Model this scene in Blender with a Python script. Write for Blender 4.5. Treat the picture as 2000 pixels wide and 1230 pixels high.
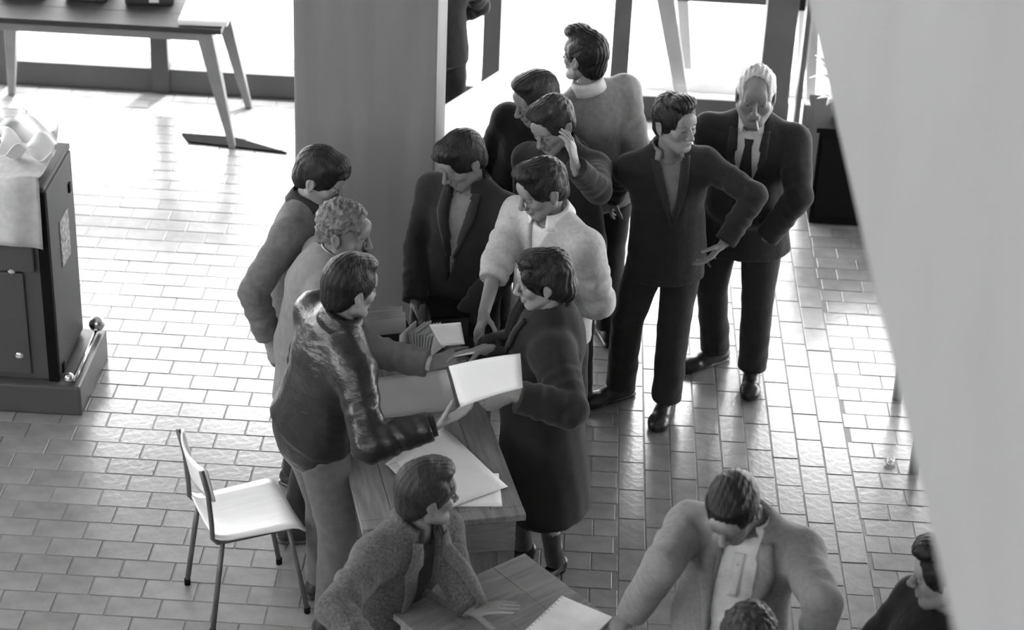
import bpy, bmesh, math, random
import numpy as np
from mathutils import Vector, Matrix
from mathutils.bvhtree import BVHTree
random.seed(7); rng = np.random.default_rng(7)
scene = bpy.context.scene
for o in list(bpy.data.objects): bpy.data.objects.remove(o)
col = scene.collection

# ------------------------------------------------------------------ camera
FPX = 3950.0; CX, CY = 1000.0, 615.0
PITCH, ROLL, YAW, CAMH = math.radians(29.0), math.radians(2.6), math.radians(1.5), 5.25
def A(*v): return np.array(v, float)
def nrm(v):
    v = np.asarray(v, float); return v / (np.linalg.norm(v) + 1e-12)
_h = A(-math.sin(YAW), math.cos(YAW), 0); _r = A(math.cos(YAW), math.sin(YAW), 0); _u = A(0, 0, 1)
CF = _h*math.cos(PITCH) - _u*math.sin(PITCH); _cu = _h*math.sin(PITCH) + _u*math.cos(PITCH)
CR = _r*math.cos(ROLL) + _cu*math.sin(ROLL); CU = _cu*math.cos(ROLL) - _r*math.sin(ROLL)
CAM = A(0, 0, CAMH)
cd = bpy.data.cameras.new('camera'); cam = bpy.data.objects.new('camera', cd); col.objects.link(cam)
cd.sensor_width = 36; cd.lens = FPX*36/2000; cd.clip_end = 200
cam.matrix_world = Matrix(((CR[0], CU[0], -CF[0], 0), (CR[1], CU[1], -CF[1], 0), (CR[2], CU[2], -CF[2], CAMH), (0, 0, 0, 1)))
cd.dof.use_dof = True; cd.dof.focus_distance = 8.6; cd.dof.aperture_fstop = 2.6
scene.camera = cam

# ------------------------------------------------------------------ light and exposure
scene.view_settings.view_transform = 'Standard'; scene.view_settings.look = 'None'
scene.view_settings.gamma = 1; scene.view_settings.use_curve_mapping = False
scene.view_settings.exposure = 1.0
w = bpy.data.worlds.new('overcast_sky'); scene.world = w; w.use_nodes = True
w.node_tree.nodes['Background'].inputs[0].default_value = (1, 1, 1, 1)
w.node_tree.nodes['Background'].inputs[1].default_value = 8.0

sl = bpy.data.lights.new('sun', 'SUN'); sl.energy = 7.0; sl.angle = math.radians(1.5); sun = bpy.data.objects.new('sun', sl); col.objects.link(sun)
sun.rotation_euler = Vector((-.10, -.31, -.95)).to_track_quat('-Z', 'Y').to_euler()

def ray(x, y): return nrm(CF*FPX + CR*(x-CX) - CU*(y-CY))
def onz(x, y, z=0.0):
    d = ray(x, y); return CAM + d*((z-CAMH)/d[2])
def ony(x, y, Y):
    d = ray(x, y); return CAM + d*(Y/d[1])
def proj(p):
    d = np.asarray(p, float)-CAM; z = d@CF; return CX+FPX*(d@CR)/z, CY-FPX*(d@CU)/z

# ------------------------------------------------------------------ materials
MATS = {}
def mat(name, v, rough=.8, spec=.3, noise=0, nscale=8, bump=0, bscale=60, stretch=(1, 1, 1), metal=0, coat=0, rnd=0, coord='Object', detail=6, sheen=0):
    if name in MATS: return MATS[name]
    m = bpy.data.materials.new(name); m.use_nodes = True; nt = m.node_tree; b = nt.nodes['Principled BSDF']
    b.inputs['Roughness'].default_value = rough; b.inputs['Specular IOR Level'].default_value = spec
    b.inputs['Metallic'].default_value = metal; b.inputs['Coat Weight'].default_value = coat; b.inputs['Coat Roughness'].default_value = .15
    if sheen: b.inputs['Sheen Weight'].default_value = sheen
    b.inputs['Base Color'].default_value = (v, v, v, 1)
    tc = nt.nodes.new('ShaderNodeTexCoord'); mp = nt.nodes.new('ShaderNodeMapping'); mp.inputs['Scale'].default_value = stretch
    nt.links.new(tc.outputs[coord], mp.inputs[0])
    if noise or rnd:
        val = nt.nodes.new('ShaderNodeMath'); val.operation = 'ADD'; val.inputs[0].default_value = 1; val.inputs[1].default_value = 0
        last = None
        if noise:
            n = nt.nodes.new('ShaderNodeTexNoise'); n.inputs['Scale'].default_value = nscale; n.inputs['Detail'].default_value = detail
            nt.links.new(mp.outputs[0], n.inputs['Vector'])
            mr = nt.nodes.new('ShaderNodeMapRange'); mr.inputs[1].default_value = .25; mr.inputs[2].default_value = .75
            mr.inputs[3].default_value = v*(1-noise); mr.inputs[4].default_value = v*(1+noise); nt.links.new(n.outputs['Fac'], mr.inputs[0]); last = mr.outputs[0]
        if rnd:
            oi = nt.nodes.new('ShaderNodeObjectInfo'); ge = nt.nodes.new('ShaderNodeNewGeometry')
            ad = nt.nodes.new('ShaderNodeMath'); ad.operation = 'ADD'; nt.links.new(oi.outputs['Random'], ad.inputs[0]); nt.links.new(ge.outputs['Random Per Island'], ad.inputs[1])
            fr = nt.nodes.new('ShaderNodeMath'); fr.operation = 'FRACT'; nt.links.new(ad.outputs[0], fr.inputs[0])
            mr2 = nt.nodes.new('ShaderNodeMapRange'); mr2.inputs[3].default_value = 1-rnd; mr2.inputs[4].default_value = 1+rnd; nt.links.new(fr.outputs[0], mr2.inputs[0])
            mu = nt.nodes.new('ShaderNodeMath'); mu.operation = 'MULTIPLY'; nt.links.new(mr2.outputs[0], mu.inputs[0])
            if last is not None: nt.links.new(last, mu.inputs[1])
            else: mu.inputs[1].default_value = v
            last = mu.outputs[0]
        nt.links.new(last, b.inputs['Base Color'])
    if bump:
        n2 = nt.nodes.new('ShaderNodeTexNoise'); n2.inputs['Scale'].default_value = bscale; n2.inputs['Detail'].default_value = 4
        nt.links.new(mp.outputs[0], n2.inputs['Vector'])
        bp = nt.nodes.new('ShaderNodeBump'); bp.inputs['Strength'].default_value = bump; bp.inputs['Distance'].default_value = .01
        nt.links.new(n2.outputs['Fac'], bp.inputs['Height']); nt.links.new(bp.outputs[0], b.inputs['Normal'])
    MATS[name] = m; return m

M_brick = mat('floor_tile', .2, .24, .9, noise=.2, nscale=9, bump=.12, bscale=30, rnd=.12, coord='Object')
M_mortar = mat('mortar', .13, .4, noise=.2, nscale=20)
M_conc = mat('board_marked_concrete', .2, .85, noise=.12, nscale=3, bump=.15, bscale=8, stretch=(3.5, 3.5, .3))
M_parapet = mat('pale_concrete', .235, .9, noise=.06, nscale=2.5)
M_wall = mat('wall_plaster', .35, .9, noise=.08, nscale=2)
M_frame = mat('window_frame_paint', .075, .5, noise=.15, nscale=5)
M_pave = mat('pavement', .75, .9, noise=.08, nscale=1.5)
M_kerb = mat('kerb_stone', .5, .9, noise=.2, nscale=6)
M_wood = mat('table_wood', .19, .45, .4, noise=.35, nscale=4, bump=.15, bscale=25, stretch=(12, 1.2, 6), coat=.15)
M_woodl = mat('pale_wood', .24, .5, .4, noise=.25, nscale=5, stretch=(10, 2, 2))
M_drawer = mat('drawer_wood', .2, .55, noise=.25, nscale=5, stretch=(2, 10, 10))
M_cab = mat('cabinet_enamel', .055, .4, .5, noise=.12, nscale=4, bump=.05, bscale=80)
M_cabside = mat('cabinet_side_enamel', .06, .6, .3, noise=.08, nscale=4)
M_chrome = mat('chrome', .75, .15, metal=1)
M_black = mat('black_lacquer', .006, .8, .08)
M_dark = mat('dark_case', .03, .6, noise=.3, nscale=6)
M_paper = mat('paper', .72, .85, .2, noise=.04, nscale=6)
M_card = mat('index_card', .6, .85, noise=.15, nscale=10)
M_greyp = mat('grey_folder', .45, .8, noise=.08, nscale=5)
M_ink = mat('faint_ink', .3, .9)
M_tube = mat('chair_tube', .09, .35, .5)
M_ply = mat('chair_ply', .85, .3, .5, noise=.05, nscale=6, stretch=(1, 8, 1), coat=.3)
M_plydk = mat('ply_edge', .12, .5)
M_whitec = mat('white_cloth', .75, .9, noise=.05)
M_leg = mat('table_leg_wood', .2, .55, noise=.15, nscale=6)
M_plate = mat('plate_print', .3, .6, noise=.7, nscale=60, detail=2)
M_leaf = mat('pale_leaf', .5, .6, noise=.2)

M_skin = mat('skin', .25, .5, .35, noise=.07, nscale=14)
M_skint = mat('skin_tanned', .19, .5, .35, noise=.07, nscale=14)
M_eye = mat('eyeball', .35, .25); M_iris = mat('iris', .012, .2)
M_lip = mat('lip', .12, .5)
M_hair = mat('dark_hair', .008, .5, .3, noise=.5, nscale=30, bump=.5, bscale=45, stretch=(4, 1, 2))
M_hairb = mat('brown_hair', .022, .5, .3, noise=.5, nscale=30, bump=.5, bscale=45, stretch=(4, 1, 2))
M_hairg = mat('grey_hair', .10, .55, .4, noise=.6, nscale=45, bump=.6, bscale=70)
M_hairw = mat('white_hair', .42, .55, .4, noise=.3, nscale=30, bump=.5, bscale=60, stretch=(3, 1, 2))
def cloth(name, v, **k):
    a = dict(rough=.9, spec=.15, noise=.16, nscale=25, bump=.85, bscale=13, sheen=.1); a.update(k); return mat(name, v, **a)

# ------------------------------------------------------------------ helpers
def link(o, parent=None):
    col.objects.link(o)
    if parent is not None: o.parent = parent
    return o
def tag(o, label=None, cat=None, group=None, kind=None):
    if label: o['label'] = label
    if cat: o['category'] = cat
    if group: o['group'] = group
    if kind: o['kind'] = kind
    return o
def empty(name, loc=(0, 0, 0), rz=0, label=None, cat=None, group=None):
    o = bpy.data.objects.new(name, None); o.location = loc; o.rotation_euler = (0, 0, rz); o.empty_display_size = .1
    link(o); return tag(o, label, cat, group)
class MB:
    """collects shapes into one mesh"""
    def __init__(s): s.bm = bmesh.new()
    def box(s, c, size, rz=0, bev=0, rot=None, taper=None):
        M = Matrix.Translation(Vector(c)) @ (rot if rot is not None else Matrix.Rotation(rz, 4, 'Z'))
        g = bmesh.ops.create_cube(s.bm, size=1, matrix=Matrix.Diagonal((*size, 1)))
        vs = g['verts']
        if taper:
            for v in vs:
                if v.co.z < 0: v.co.x *= taper; v.co.y *= taper
        if bev:
            es = list({e for v in vs for e in v.link_edges})
            r = bmesh.ops.bevel(s.bm, geom=es, offset=bev, segments=2, profile=.6, affect='EDGES')
            vs = list({v for v in r['verts']} | {v for v in vs if v.is_valid})
        for v in vs: v.co = M @ v.co
        return s
    def tube(s, pts, r, seg=10, caps=True):
        P = [Vector(p) for p in pts]; R = r if hasattr(r, '__len__') else [r]*len(P)
        rings = []; up = None
        for i, p in enumerate(P):
            t = (P[min(i+1, len(P)-1)] - P[max(i-1, 0)]).normalized()
            if up is None: up = t.orthogonal().normalized()
            a = (up - t*up.dot(t)).normalized(); up = a; b = t.cross(a)
            rings.append([s.bm.verts.new(p + (a*math.cos(2*math.pi*k/seg) + b*math.sin(2*math.pi*k/seg))*R[i]) for k in range(seg)])
        for i in range(len(rings)-1):
            for k in range(seg):
                s.bm.faces.new((rings[i][k], rings[i][(k+1) % seg], rings[i+1][(k+1) % seg], rings[i+1][k]))
        if caps: s.bm.faces.new(rings[0][::-1]); s.bm.faces.new(rings[-1])
        return s
    def ball(s, c, r, sub=3, scale=(1, 1, 1), rot=None):
        M = Matrix.Translation(Vector(c)) @ (rot if rot is not None else Matrix()) @ Matrix.Diagonal((r*scale[0], r*scale[1], r*scale[2], 1))
        bmesh.ops.create_icosphere(s.bm, subdivisions=sub, radius=1, matrix=M); return s
    def prism(s, poly, z0, z1):
        lo = [s.bm.verts.new((x, y, z0)) for x, y in poly]; hi = [s.bm.verts.new((x, y, z1)) for x, y in poly]
        n = len(poly); s.bm.faces.new(lo[::-1]); s.bm.faces.new(hi)
        for i in range(n): s.bm.faces.new((lo[i], lo[(i+1) % n], hi[(i+1) % n], hi[i]))
        return s
    def grid(s, fn, nu, nv):
        V = [[s.bm.verts.new(fn(i/nu, j/nv)) for j in range(nv+1)] for i in range(nu+1)]
        for i in range(nu):
            for j in range(nv): s.bm.faces.new((V[i][j], V[i+1][j], V[i+1][j+1], V[i][j+1]))
        return s
    def build(s, name, m, parent=None, smooth=False, solid=0, offset=-1):
        bmesh.ops.recalc_face_normals(s.bm, faces=s.bm.faces)
        me = bpy.data.meshes.new(name); s.bm.to_mesh(me); s.bm.free()
        me.materials.append(m)
        if smooth:
            me.shade_smooth()
        o = bpy.data.objects.new(name, me); link(o, parent)
        if solid:
            md = o.modifiers.new('thickness', 'SOLIDIFY'); md.thickness = solid; md.offset = offset
        return o
def rotm(cols): # 3 column vectors -> Matrix 4x4
    a, b, c = cols; return Matrix(((a[0], b[0], c[0], 0), (a[1], b[1], c[1], 0), (a[2], b[2], c[2], 0), (0, 0, 0, 1)))

# ================================================================== the setting
# floor of brick tiles, joints recessed; a band of tiles laid lengthways
fl = MB().box((-.8, 4.6, -.0525), (14.4, 15.3, .1)).build('floor', M_mortar); tag(fl, kind='structure')
BW, BL, GAP = .131, .224, .006
def brick_mesh(name, lx, ly):
    m = MB(); b = m.bm; t = .002
    lo = [b.verts.new((sx*lx/2, sy*ly/2, -.012)) for sx, sy in ((-1, -1), (1, -1), (1, 1), (-1, 1))]
    mi = [b.verts.new((sx*lx/2, sy*ly/2, -t)) for sx, sy in ((-1, -1), (1, -1), (1, 1), (-1, 1))]
    hi = [b.verts.new((sx*(lx/2-t), sy*(ly/2-t), 0)) for sx, sy in ((-1, -1), (1, -1), (1, 1), (-1, 1))]
    for p, q in ((lo, mi), (mi, hi)):
        for i in range(4): b.faces.new((p[i], p[(i+1) % 4], q[(i+1) % 4], q[i]))
    b.faces.new(hi); me = bpy.data.meshes.new(name); b.to_mesh(me); b.free(); me.materials.append(M_brick); return me
MEX, MEY = brick_mesh('brick', BL-GAP, BW-GAP), brick_mesh('brick', .1235-GAP, .236-GAP)
CUT = {}
def cutb(L):
    k = round(L, 3)
    if k not in CUT: CUT[k] = brick_mesh('brick', k-GAP, BW-GAP)
    return CUT[k]
spots = []
BX0, BX1 = .325, .325+.1235*9
Y0 = 4.2
nrow = int((12.2-Y0)/BW)
for j in range(nrow):
    off = (j % 2)*BL/2 + (j*37 % 5)*.006
    y = Y0+BW*(j+.5)
    x = BX0-BL/2
    k = 0
    while x > -7.5:
        xx = x-off
        spots.append((xx, y, 0)); x -= BL
    if off > .03: spots.append((BX0-off/2, y, 2, off))
    x = BX1+BL/2+off
    if off > .03: spots.append((BX1+off/2, y, 2, off))
    while x < 5.8: spots.append((x, y, 0)); x += BL
for i in range(9):
    x = BX0+.1235*(i+.5); y = Y0+((i*3) % 4)*.059
    while y < 12.1: spots.append((x, y, 1)); y += .236
def area_px(sp):
    x, y = proj((sp[0], sp[1], 0))
    if not (-20 < x < 2020 and -10 < y < 1240): return 0
    if x > 1565+y*.256: return 0
    if 560 < x < 1150 and y > 560: return .01/np.linalg.norm(A(sp[0], sp[1], 0)-CAM)
    return 1/np.linalg.norm(A(sp[0], sp[1], 0)-CAM)
order = sorted(spots, key=area_px, reverse=True)
for sp in order[:300]:
    o = bpy.data.objects.new('brick', (MEX, MEY, None)[sp[2]] or cutb(sp[3]))
    o.location = (sp[0], sp[1], float(rng.normal(0, .0006))); link(o, fl)
rest = MB()
for sp in order[300:]:
    lx, ly = ((BL-GAP, BW-GAP), (.1235-GAP, .236-GAP), (sp[-1]-GAP, BW-GAP))[sp[2]]; t = .002; z = float(rng.normal(0, .0006)); b = rest.bm
    c4 = ((-1, -1), (1, -1), (1, 1), (-1, 1))
    lo = [b.verts.new((sp[0]+a*lx/2, sp[1]+c*ly/2, z-.012)) for a, c in c4]; mi = [b.verts.new((sp[0]+a*lx/2, sp[1]+c*ly/2, z-t)) for a, c in c4]
    hi = [b.verts.new((sp[0]+a*(lx/2-t), sp[1]+c*(ly/2-t), z)) for a, c in c4]
    for p, q in ((lo, mi), (mi, hi)):
        for i in range(4): b.faces.new((p[i], p[(i+1) % 4], q[(i+1) % 4], q[i]))
    b.faces.new(hi)
tag(rest.build('brick_field', M_brick, fl), kind='stuff')

# room shell
WY = 12.25; GT = 2.75; CEIL = 6.2
def st(name, m, *boxes):
    mb = MB()
    for c, s in boxes: mb.box(c, s)
    return tag(mb.build(name, m), kind='structure')
st('wall_back', M_wall, ((-.8, WY+.1, (GT+CEIL)/2), (14.4, .2, CEIL-GT)))
st('wall_left', M_wall, ((-8, 4.6, 1.7), (.2, 15.3, 3.4)), ((-8, 4.6, 5.5), (.2, 15.3, 1.4)), *[((-8, y, 4.1), (.2, .6, 1.6)) for y in (-2.6, 2.2, 7, 11.9)])  # unseen high openings added to light the parapet and fill the hall
st('wall_right', M_wall, ((6.4, 4.6, .2), (.2, 15.3, .4)), ((6.4, 4.6, 4.7), (.2, 15.3, 3)), ((6.4, 2.6, 1.8), (.2, 11.2, 2.8)), *[((6.4, y, 1.8), (.2, .4, 2.8)) for y in (10.2, 12)])
st('wall_front', M_wall, ((-.8, -3, .5), (14.4, .2, 1)), ((-.8, -3, 5.9), (14.4, .2, .6)), ((-.8, -3, 2.85), (14.4, .2, 3.7)))  # unseen high opening behind the camera, added and sized for fill light
st('ceiling', M_wall, ((-.8, 4.6, CEIL+.1), (14.6, 15.4, .2)))
# right hand gallery: parapet band running away from the camera above the hall
PX = .55
st('wall_gallery_parapet', M_parapet, ((PX+.1, 3.2, 3.6+.65), (.2, 9.6, 1.3)))
st('trim_1', M_parapet, ((PX+1.9, 3.2, 3.66), (3.4, 9.6, .12)))
# glazing: frames and panes
MULL = [(-6.2, .10), (-4.6, .10), (-3.72, .07), (-2.687, .115), (-1.6, .10), (-.53, .115), (.30, .115), (1.305, .20), (1.475, .035), (2.6, .115), (3.9, .115), (5.2, .115)]
def glaze(n, x0, w0, x1, w1):
    xc, wd = (x0+x1)/2, (x1-w1/2)-(x0+w0/2)
    o = tag(MB().box((xc, WY, .08), (wd, .09, .165), bev=.008).box((xc, WY, GT-.06), (wd, .09, .12), bev=.008).build('window_%d' % n, M_frame), kind='structure')
    MB().box((xc, WY, (GT+.05)/2), (wd, .008, GT-.27)).build('pane', M_glass, o)
    return o
M_glass = bpy.data.materials.new('window_glass'); M_glass.use_nodes = True
nt = M_glass.node_tree; nt.nodes.clear(); mo = nt.nodes.new('ShaderNodeOutputMaterial'); mx = nt.nodes.new('ShaderNodeMixShader')
tb = nt.nodes.new('ShaderNodeBsdfTransparent'); gb = nt.nodes.new('ShaderNodeBsdfGlossy'); gb.inputs['Roughness'].default_value = .03
tb.inputs[0].default_value = (.96, .96, .96, 1)
mx.inputs[0].default_value = .05; nt.links.new(tb.outputs[0], mx.inputs[1]); nt.links.new(gb.outputs[0], mx.inputs[2]); nt.links.new(mx.outputs[0], mo.inputs[0])
for i in range(len(MULL)-1): glaze(i+1, *MULL[i], *MULL[i+1])
for i, (x, wd) in enumerate(MULL):
    tag(MB().box((x, WY, GT/2), (wd, .13, GT), bev=.008).build('trim_%d' % (i+2), M_frame), kind='structure')
# concrete pillar of board marked concrete
pl = MB(); pl.box((-.935, 8.8, CEIL/2), (.65, .62, CEIL), bev=.012)
pillar = tag(pl.build('wall_pillar', M_conc), kind='structure')
# outside
st('ground_outside', M_pave, ((-.8, 32, -.12), (90, 39.3, .1)))
tag(MB().box((-.6, 12.98, -.03), (12, .22, .08), bev=.01).build('trim_kerb', M_kerb), kind='structure')

# ================================================================== furniture
def part_box(parent, name, m, c, size, rz=0, bev=.004, **k): return MB().box(c, size, rz, bev, **k).build(name, m, parent)

# --- main table (rotated 15 degrees)
TA = math.radians(15); tu = A(-math.sin(TA), math.cos(TA), 0); tr = A(math.cos(TA), math.sin(TA), 0)   # length and width axes
TZ = .78; TW, TL = .64, 1.52
tc0 = A(-.079, 6.476, 0)  # near right corner
tcen = tc0 - tr*TW/2 + tu*TL/2
T = empty('wooden_table', tcen, TA, 'long wooden table with drawer on which papers and card boxes lie', 'table')
for i in range(5):
    wdt = TW/5
    part_box(T, 'plank', M_wood, (-TW/2+wdt*(i+.5), .0, TZ-.014), (wdt-.002, TL-.12, .028), bev=.002)
for s in (-1, 1): part_box(T, 'end_board', M_wood, (0, s*(TL/2-.03), TZ-.014), (TW, .058, .028), bev=.003)
for sx in (-1, 1):
    for sy in (-1, 1): part_box(T, 'leg', M_woodl, (sx*(TW/2-.06), sy*(TL/2-.07), (TZ-.028)/2), (.06, .06, TZ-.028), bev=.005)
    part_box(T, 'apron', M_drawer, (sx*(TW/2-.05), 0, TZ-.028-.06), (.022, TL-.2, .12))
part_box(T, 'apron', M_drawer, (0, TL/2-.06, TZ-.088), (TW-.18, .022, .12))
d = part_box(T, 'drawer_front', M_drawer, (0, -TL/2+.035, TZ-.028-.075), (TW-.07, .03, .145), bev=.003)
for i in range(4): part_box(d, 'dovetail', M_wood, (TW/2-.045, -TL/2+.0195, TZ-.05-.036*i), (.02, .002, .012), bev=0)
part_box(T, 'stretcher', M_woodl, (0, -TL/2+.07, .30), (TW-.18, .03, .07))
part_box(T, 'back_panel', M_woodl, (0, -TL/2+.075, .46), (TW-.18, .012, .25))
def loc_t(p): return float((A(*p)-tcen)@tr), float((A(*p)-tcen)@tu)

def sheet(name, corners, m, label, cat='paper', z=TZ, sag=.0, th=.0016, group=None, nu=8, nv=8):
    c = [A(*p) for p in corners]; o0 = sum(c)/4
    mb = MB(); mb.grid(lambda u, v: Vector((c[0]*(1-u)*(1-v)+c[1]*u*(1-v)+c[2]*u*v+c[3]*(1-u)*v) - o0 + A(0, 0, sag*(math.sin(math.pi*u)+.5*math.sin(2*math.pi*v)))), nu, nv)
    o = mb.build(name, m, None, smooth=True, solid=th, offset=0); o.location = o0
    return tag(o, label, cat, group)
def flat4(*px, z): return [onz(x, y, z) for x, y in px]
sheet('folder', flat4((700, 742), (872, 722), (893, 800), (712, 822), z=TZ+.003), M_greyp, 'large grey sheet lying flat beneath the outstretched arms', th=.004)
sheet('paper_sheet', flat4((752, 906), (862, 830), (992, 950), (880, 992), z=TZ+.012), M_paper, 'big pale printed sheet lying askew on the table top', sag=.004)
sheet('paper_sheet', flat4((860, 930), (974, 925), (981, 989), (872, 989), z=TZ+.004), M_paper, 'white paper under the big askew sheet at the table end', sag=.001, th=.005)
o = sheet('paper_slip', flat4((757, 909), (772, 901), (792, 922), (780, 931), z=TZ+.016), M_card, 'small folded slip beside the big askew sheet', th=.003)
# card boxes at the far end of the table
def cardbox(base, rz, wd, dp, hh, n, label, tilt, cardh=.11):
    r = empty('card_box', base, rz, label, 'box')
    part_box(r, 'box_base', M_dark, (0, 0, .008), (wd, dp, .012))
    for s in (-1, 1):
        part_box(r, 'box_side', M_dark, (s*wd/2, 0, hh/2), (.012, dp, hh)); part_box(r, 'box_end', M_dark, (0, s*dp/2, hh/2), (wd, .012, hh))
    for i in range(n):
        y = -dp/2+.03+(dp-.06)*i/(n-1); a = tilt+random.uniform(-.1, .1); hgt = cardh+random.uniform(-.012, .012)
        rot = Matrix.Rotation(a, 4, 'X')
        MB().box((random.uniform(-.008, .008), y, .02+hgt/2), (wd-.035, .003, hgt), rot=rot).build('index_card', M_card if i % 3 else M_paper, r)
    return r
bp = onz(748, 684, TZ); bp[2] = TZ+.001
cardbox(bp+A(0, .08, 0), TA+.05, .20, .15, .075, 16, 'dark box packed with upright index cards at foot of the pillar', -.12, .12)
bq = onz(800, 690, TZ); bq[2] = TZ+.001
fr2 = empty('card_rack', bq+A(.055, -.02, 0), TA-.75, 'open-ended rack of index cards with white divider board', 'box')
part_box(fr2, 'rack_base', M_dark, (0, 0, .008), (.12, .2, .014)); part_box(fr2, 'divider', M_paper, (-.055, -.03, .075), (.006, .15, .13), rz=.08)
for i in range(9): MB().box((-.03+.011*i, .02+.004*i, .07), (.004, .13, .105+.01*(i % 3)), rot=Matrix.Rotation(.05*(i-4), 4, 'Y')).build('index_card', M_card, fr2)
dk = onz(868, 668, TZ); dk[2] = TZ+.001
dbx = empty('dark_box', dk+A(0, .12, 0), TA, 'low black box with lid standing between the pillar and the dark jacket', 'box')
part_box(dbx, 'box_body', M_dark, (0, 0, .05), (.17, .16, .10), bev=.006); part_box(dbx, 'box_lid', M_black, (0, 0, .105), (.18, .17, .016), bev=.004)

# --- small table at the bottom
c0 = onz(1025, 1080, .76); e1 = onz(890, 1140, .76); e2 = onz(1230, 1200, .76)
d1 = nrm(e1-c0); d2 = A(-d1[1], d1[0], 0); d2 = d2 if d2@(e2-c0) > 0 else -d2
ang2 = math.atan2(d2[1], d2[0])
S1, S2 = .62, .60
cen = c0+d1*S1/2+d2*S2/2; cen[2] = 0
T2 = empty('side_table', cen, ang2, 'square wooden table with worn top between the two seated-side men', 'table')
T2['label'] = 'worn wooden table with a thick bound book and leaning hands on it'
for i in range(4): part_box(T2, 'plank', M_wood, (0, -S1/2+S1/4*(i+.5), .746), (S2, S1/4-.0015, .028), bev=.002)
for sx in (-1, 1):
    for sy in (-1, 1): part_box(T2, 'leg', M_woodl, (sx*(S2/2-.05), sy*(S1/2-.05), .366), (.055, .055, .732), bev=.004)
    part_box(T2, 'apron', M_drawer, (0, sx*(S1/2-.05), .68), (S2-.16, .02, .1)); part_box(T2, 'apron', M_drawer, (sx*(S2/2-.05), 0, .68), (.02, S1-.16, .1))
bk = onz(1108, 1228, .80); bk[2] = .761
B = empty('thick_book', bk, math.radians(-30), 'thick pale bound ledger with stitched edge on worn table', 'book')
part_box(B, 'page_block', M_paper, (0, 0, .027), (.205, .26, .046), bev=.004); part_box(B, 'cover', M_card, (0, 0, .0535), (.215, .27, .007), bev=.003); part_box(B, 'cover', M_card, (0, 0, .004), (.215, .27, .006), bev=.003)
for i in range(12): part_box(B, 'stitch', M_ink, (-.1, -.12+.022*i, .0575), (.006, .004, .002), bev=0)

# --- chair
CHA = math.radians(27)
CH = empty('tube_chair', (-1.235, 6.87, 0), CHA, 'tubular chair with pale plywood seat and curved back', 'chair')
def seat_fn(u, v):
    x = -.19+.38*u; y = (-.19+.38*v)*(1-.1*(1-u)); z = .455 + .012*math.cos((v-.5)*math.pi*1.0)*-1 - .03*max(0, (u-.85)/.15)**2 + .02*max(0, (.15-u)/.15)**2
    return Vector((x, y, z))
MB().grid(seat_fn, 14, 10).build('seat', M_ply, CH, smooth=True, solid=.011)
def back_fn(u, v):
    y = -.17+.34*u; z = .64+.15*v; x = -.195-.03*(z-.66)/.16-.035*(1-(2*u-1)**2)
    return Vector((x, y, z))
MB().grid(back_fn, 14, 6).build('backrest', M_ply, CH, smooth=True, solid=.011)
for s in (-1, 1):
    MB().tube([(-.235, s*.165, .795), (-.212, s*.165, .68), (-.202, s*.165, .54), (-.20, s*.165, .465), (-.18, s*.165, .44), (-.14, s*.165, .437), (.12, s*.165, .437)], .0105, 10).build('side_tube', M_tube, CH, smooth=True)
    for nm, x0, x1 in (('leg', -.16, -.22), ('leg', .12, .19)):
        MB().tube([(x0, s*.165, .437), (x1, s*.185, .02)], .0115, 10).build(nm, M_tube, CH, smooth=True)
        MB().tube([(x1, s*.185, .03), (x1, s*.185, 0)], .0135, 10).build('foot_cap', M_black, CH, smooth=True)
MB().tube([(.12, -.165, .43), (.12, .165, .43)], .009, 8).build('stretcher', M_tube, CH, smooth=True)

# --- machine cabinet on the left
CB = empty('metal_cabinet', (-2.78, 8.5, 0), 0, 'grey enamelled metal cabinet with chrome trimmed plinth and data plate', 'cabinet')
part_box(CB, 'plinth', M_cab, (0, 0, .08), (1.02, .58, .16), bev=.012)
part_box(CB, 'body', M_cab, (-.045, .015, .66), (.86, .50, 1.0), bev=.01)
part_box(CB, 'side_panel', M_cabside, (.392, .015, .67), (.02, .47, .98), bev=.006)
part_box(CB, 'corner_post', M_black, (.375, -.236, .66), (.05, .022, 1.0), bev=.004)
part_box(CB, 'front_panel', M_cab, (-.09, -.243, .47), (.72, .014, .55), bev=.006)
part_box(CB, 'front_flap', M_cab, (-.07, -.25, .90), (.80, .03, .28), bev=.008)
tl = part_box(CB, 'top_lid', M_cabside, (-.045, .02, 1.172), (.88, .51, .03), bev=.01)
part_box(CB, 'data_plate', M_plate, (.404, .03, .80), (.006, .16, .24), bev=.002)
for z in (.30, .76): MB().ball((.22, -.256, z), .022, 2, (1, .5, 1)).build('knob', M_chrome, CB, smooth=True)
MB().tube([(.47, -.25, .172), (.47, .25, .172)], .012, 8).build('chrome_rail', M_chrome, CB, smooth=True)
MB().ball((.47, .255, .21), .042).build('ball_foot', M_chrome, CB, smooth=True)
MB().ball((.45, -.25, .19), .026).build('ball_foot', M_chrome, CB, smooth=True)
for z in (1.0, .2): MB().box((.404, .17 if z > .5 else -.17, z), (.012, .03, .05), bev=.003).build('latch', M_black, CB)
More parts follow.
